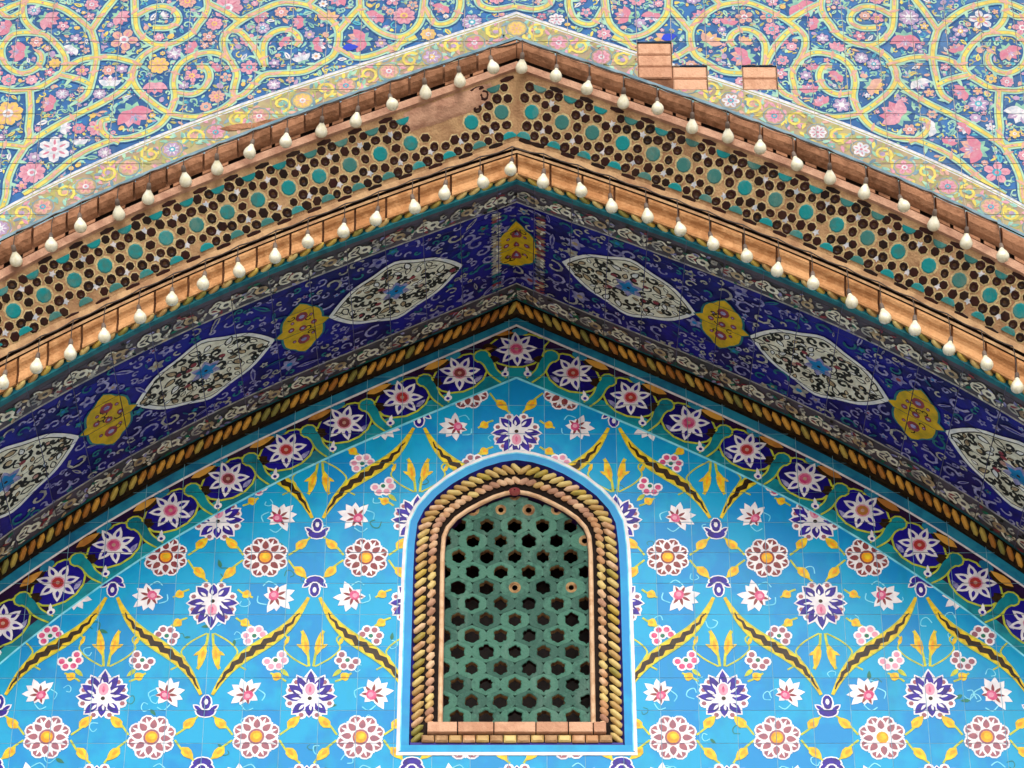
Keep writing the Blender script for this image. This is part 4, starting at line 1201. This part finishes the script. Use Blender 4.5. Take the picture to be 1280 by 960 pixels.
for c, x, z in cand:
    if c < .008: break
    r = min(c+.006, .088)
    if len(placed):
        d = float(np.min(np.hypot(PA[:, 0]-x, PA[:, 1]-z)-PA[:, 2])); r = min(r, d-.002)
    if r < .011: continue
    if r > .05: r *= rr.uniform(.6, 1)
    placed.append((x, z, r)); PA = np.array(placed)
    f = fr_plane(x, z)
    if r > .03:
        PSp.part('painted_flower', sp, flower(f, r, r > .045) + [(0, 'sp_teal' if rr.random() < .4 else 'ribbon_mint', lens(f, 0, 0, a_, r*1.35, r*.5)) for a_ in (rr.uniform(0, 3), rr.uniform(3, 6.3))])
    else:
        q = rr.random(); a = rr.uniform(0, 6.3)
        if r > .016 and q < .25: small += ribbon(f, spiral(0, 0, r, .9, a, 7), .009, 1, 'ribbon_mint')
        elif q < .45: small += flower(f, r, False)
        elif q < .8: small.append((1, rr.choice(['ribbon_mint', 'sage', 'sp_teal', 'sp_white', 'ribbon_yellow']), lens(f, 0, 0, a, r*1.25, r*1.0, back=-r))); small.append((2, 'spandrel_ground', lens(f, 0, 0, a, r*.8, r*.2, back=-r*.6)))
        else: small.append((1, rr.choice(['sp_salmon', 'sp_yellow', 'sp_lilac']), ell(f, 0, 0, r*.8, r*.6, a, 7)))
PSp.part('painted_small_flowers', sp, small, kind='stuff')
sh = [(0, 'royal_blue', lens(fr_plane(*P(833, 48, YF)), 0, 0, .3, .06, .055, back=-.03)), (0, 'royal_blue', lens(fr_plane(*P(437, 60, YF)), 0, 0, .1, .05, .05, back=-.04))]
sh = [(7+a, b, c) for a, b, c in sh]
PSp.part('painted_blue_leaf', sp, sh)
# narrow flower border along the arch
PSr = Painter(F_, GF, [(below, cE1d), (above, cE2a)], None, missing)
cSr = lambda x: (cE1(x)+cE2a(x))/2-.015
us = arc_pts(cSr, .125, .0, XE-.05); us = [-q for q in us[:0:-1]]+us; sh = []
for i, u in enumerate(us):
    rot = tang(cSr, u); f = fr_plane(u, cSr(u)+(.014 if i % 2 else -.014), rot); hw = .05
    if i % 2 == 0: PSr.part('painted_strip_flower', sp, [(.4, 'slate_blue', ell(f, 0, 0, .062, .06, n=10)), (.7, 'strip_khaki', ell(f, 0, 0, .056, .054, n=10))]+flower(f, .048, False))
    else:
        sh += [(1, 'ribbon_yellow', q[2]) for q in ribbon(f, spiral(0, 0, .055, 1.1, rr.uniform(0, 6), 11), .015, 1, 'x')]
        sh.append((1.2, rr.choice(['sp_salmon', 'sp_lilac', 'sage']), ell(f, 0, 0, .016, n=6)))
    for k in range(26):
        a = rr.uniform(0, 6.3); x, y = rr.uniform(-.07, .07), rr.uniform(-.085, .085)
        sh.append((.2, rr.choice(['ribbon_mint', 'sp_salmon', 'ribbon_yellow', 'sage', 'strip_olive', 'sp_pink', 'slate_blue']), lens(f, x, y, a, .05, .02)))
    sh += [(0.1, 'strip_olive', q[2]) for q in ribbon(f, smooth([(-.07, -.05), (-.03, .06), (.02, -.05), (.07, .05)], 4), .010, 1, 'x')]
PSr.part('painted_strip_tendrils', sp, sh, kind='stuff')
for px_, py_, L_ in ((300, 158, .2), (335, 153, .16), (285, 161, .12)):
    f = fr_plane(*P(px_, py_, YF), .06); PSr.part('chipped_glaze', sp, [(5, 'moulding_clay', lens(f, 0, 0, 0, L_, .035, back=-L_*.4))])
# rest of the wall: solid core behind tiles and mouldings
mb = MB(); xs = [XE*i/40 for i in range(41)]; xs2 = [-x for x in xs[:0:-1]]+xs
mb.grid([[(x+X0, YF+.03, 13.4) for x in xs2], [(x+X0, YF+.03, cM0(x)+.03) for x in xs2]], 'mortar', smooth=False)
mb.grid([[(x+X0, YF+.03, 13.4) for x in xs2], [(x+X0, .3, 13.4) for x in xs2]], 'mortar', smooth=False)
mb.build('wall_core', sp)

# ================================================================== BULB STRINGS
def lathe(profile, m, n=12):
    mb = MB(); mb.grid([[(r*math.cos(2*math.pi*i/n), r*math.sin(2*math.pi*i/n), z) for i in range(n)] for z, r in profile], m, True); return mb
glass = lathe([(-.028, .012), (-.036, .014), (-.05, .022), (-.066, .031), (-.082, .0365), (-.098, .037), (-.112, .031), (-.122, .019), (-.126, .003)], 'bulb_glass', 14).data('glass')
sock = lathe([(.012, .003), (.010, .010), (-.008, .0135), (-.026, .0145), (-.03, .012)], 'socket_grey', 10).data('socket')
def ordinal(n): return ['', 'first', 'second', 'third', 'fourth', 'fifth', 'sixth', 'seventh', 'eighth', 'ninth', 'tenth', 'eleventh', 'twelfth', 'thirteenth', 'fourteenth', 'fifteenth', 'sixteenth'][n]
UPB = [(15,325),(62,310),(98,285),(145,267),(185,247),(228,225),(270,210),(315,192),(358,178),(402,163),(447,150),(487,135),(530,115),(573,100),(613,87),(653,83),(696,98),(737,113),(780,127),(822,140),(866,158),(910,170),(951,187),(993,208),(1038,222),(1084,240),(1126,262),(1170,280),(1210,302),(1253,323)]
LOB = [(5,482),(46,460),(87,443),(128,423),(172,400),(214,378),(255,358),(296,340),(343,322),(384,306),(430,291),(472,276),(515,261),(557,243),(600,231),(640,215),(680,229),(723,240),(763,260),(808,272),(848,290),(888,308),(932,324),(975,340),(1017,358),(1062,380),(1103,398),(1145,413),(1190,440),(1232,458),(1273,485)]
def string(L, Y, cen, what, tilt, cabY, lift, c, dz):
    anchors = []
    for i, (px, py) in enumerate(L):
        x, z = P(px, py-2, Y); n = i-cen
        where = 'at the peak' if n == 0 else ('%s to the %s of the peak bulb' % (ordinal(abs(n)), 'left' if n < 0 else 'right'))
        e = empty('light_bulb', (x+X0, Y, z+.074), 'unlit cream bulb on the %s, %s' % (what, where), 'light bulb', 'bulbs on the '+what)
        e.rotation_euler = (tilt(i), random.uniform(-.22, .22), 0); e.scale = (.9, .9, .86)
        MI = Matrix.LocRotScale(e.location, e.rotation_euler, e.scale).inverted()
        link(bpy.data.objects.new('glass', glass), e); link(bpy.data.objects.new('socket', sock), e)
        up = c(x)+dz
        mb = MB(); r = .0026; a = Vector((x+X0, Y-.0, z+.08)); b = Vector((x+X0, cabY, up)); m_ = (a+b)/2+Vector((0, -.02, 0))
        for p, q in ((a, m_), (m_, b)): mb.grid([[(w_.x+r*math.cos(t), w_.y-r*math.sin(t), w_.z+.0*t) for t in [k*math.pi/2 for k in range(4)]] for w_ in (p, q)], 'cable_rubber', True)
        mb.v = [tuple(MI @ Vector(p)) for p in mb.v]; mb.build('cord', e, loc=(0, 0, 0))
        anchors.append((x+X0, cabY, up))
    return anchors
rt = random.Random(9)
a1 = string(UPB, YF-.115, 15, 'upper arch string', lambda i: rt.choice([-.2, .1, .9, -.1, .0, .6]) if i % 3 else 0.95, YF-.085, 0, cE2, -.03)
a2 = string(LOB, YM-.075, 15, 'lower arch string', lambda i: rt.uniform(-.15, .15), YM-.055, 0, blerp(cM1, cS0, .24), 0)
def cable(A, label):
    mb = MB(); r = .0042; pts = []
    for a, b in zip(A, A[1:]):
        for k in range(4): t = k/4; pts.append((a[0]+(b[0]-a[0])*t, a[1]+(b[1]-a[1])*t, a[2]+(b[2]-a[2])*t-.012*math.sin(math.pi*t)))
    pts.append(A[-1])
    mb.grid([[(p[0], p[1]+r*math.cos(t), p[2]+r*math.sin(t)) for t in [k*math.pi/3 for k in range(6)]] for p in pts], 'cable_rubber', True)
    mb.build('cable', label=label, cat='cable')
cable(a1, 'thin dark cable along the brown roll moulding, carrying the upper bulbs')
cable(a2, 'thin dark cable along the orange moulding, carrying the lower bulbs')
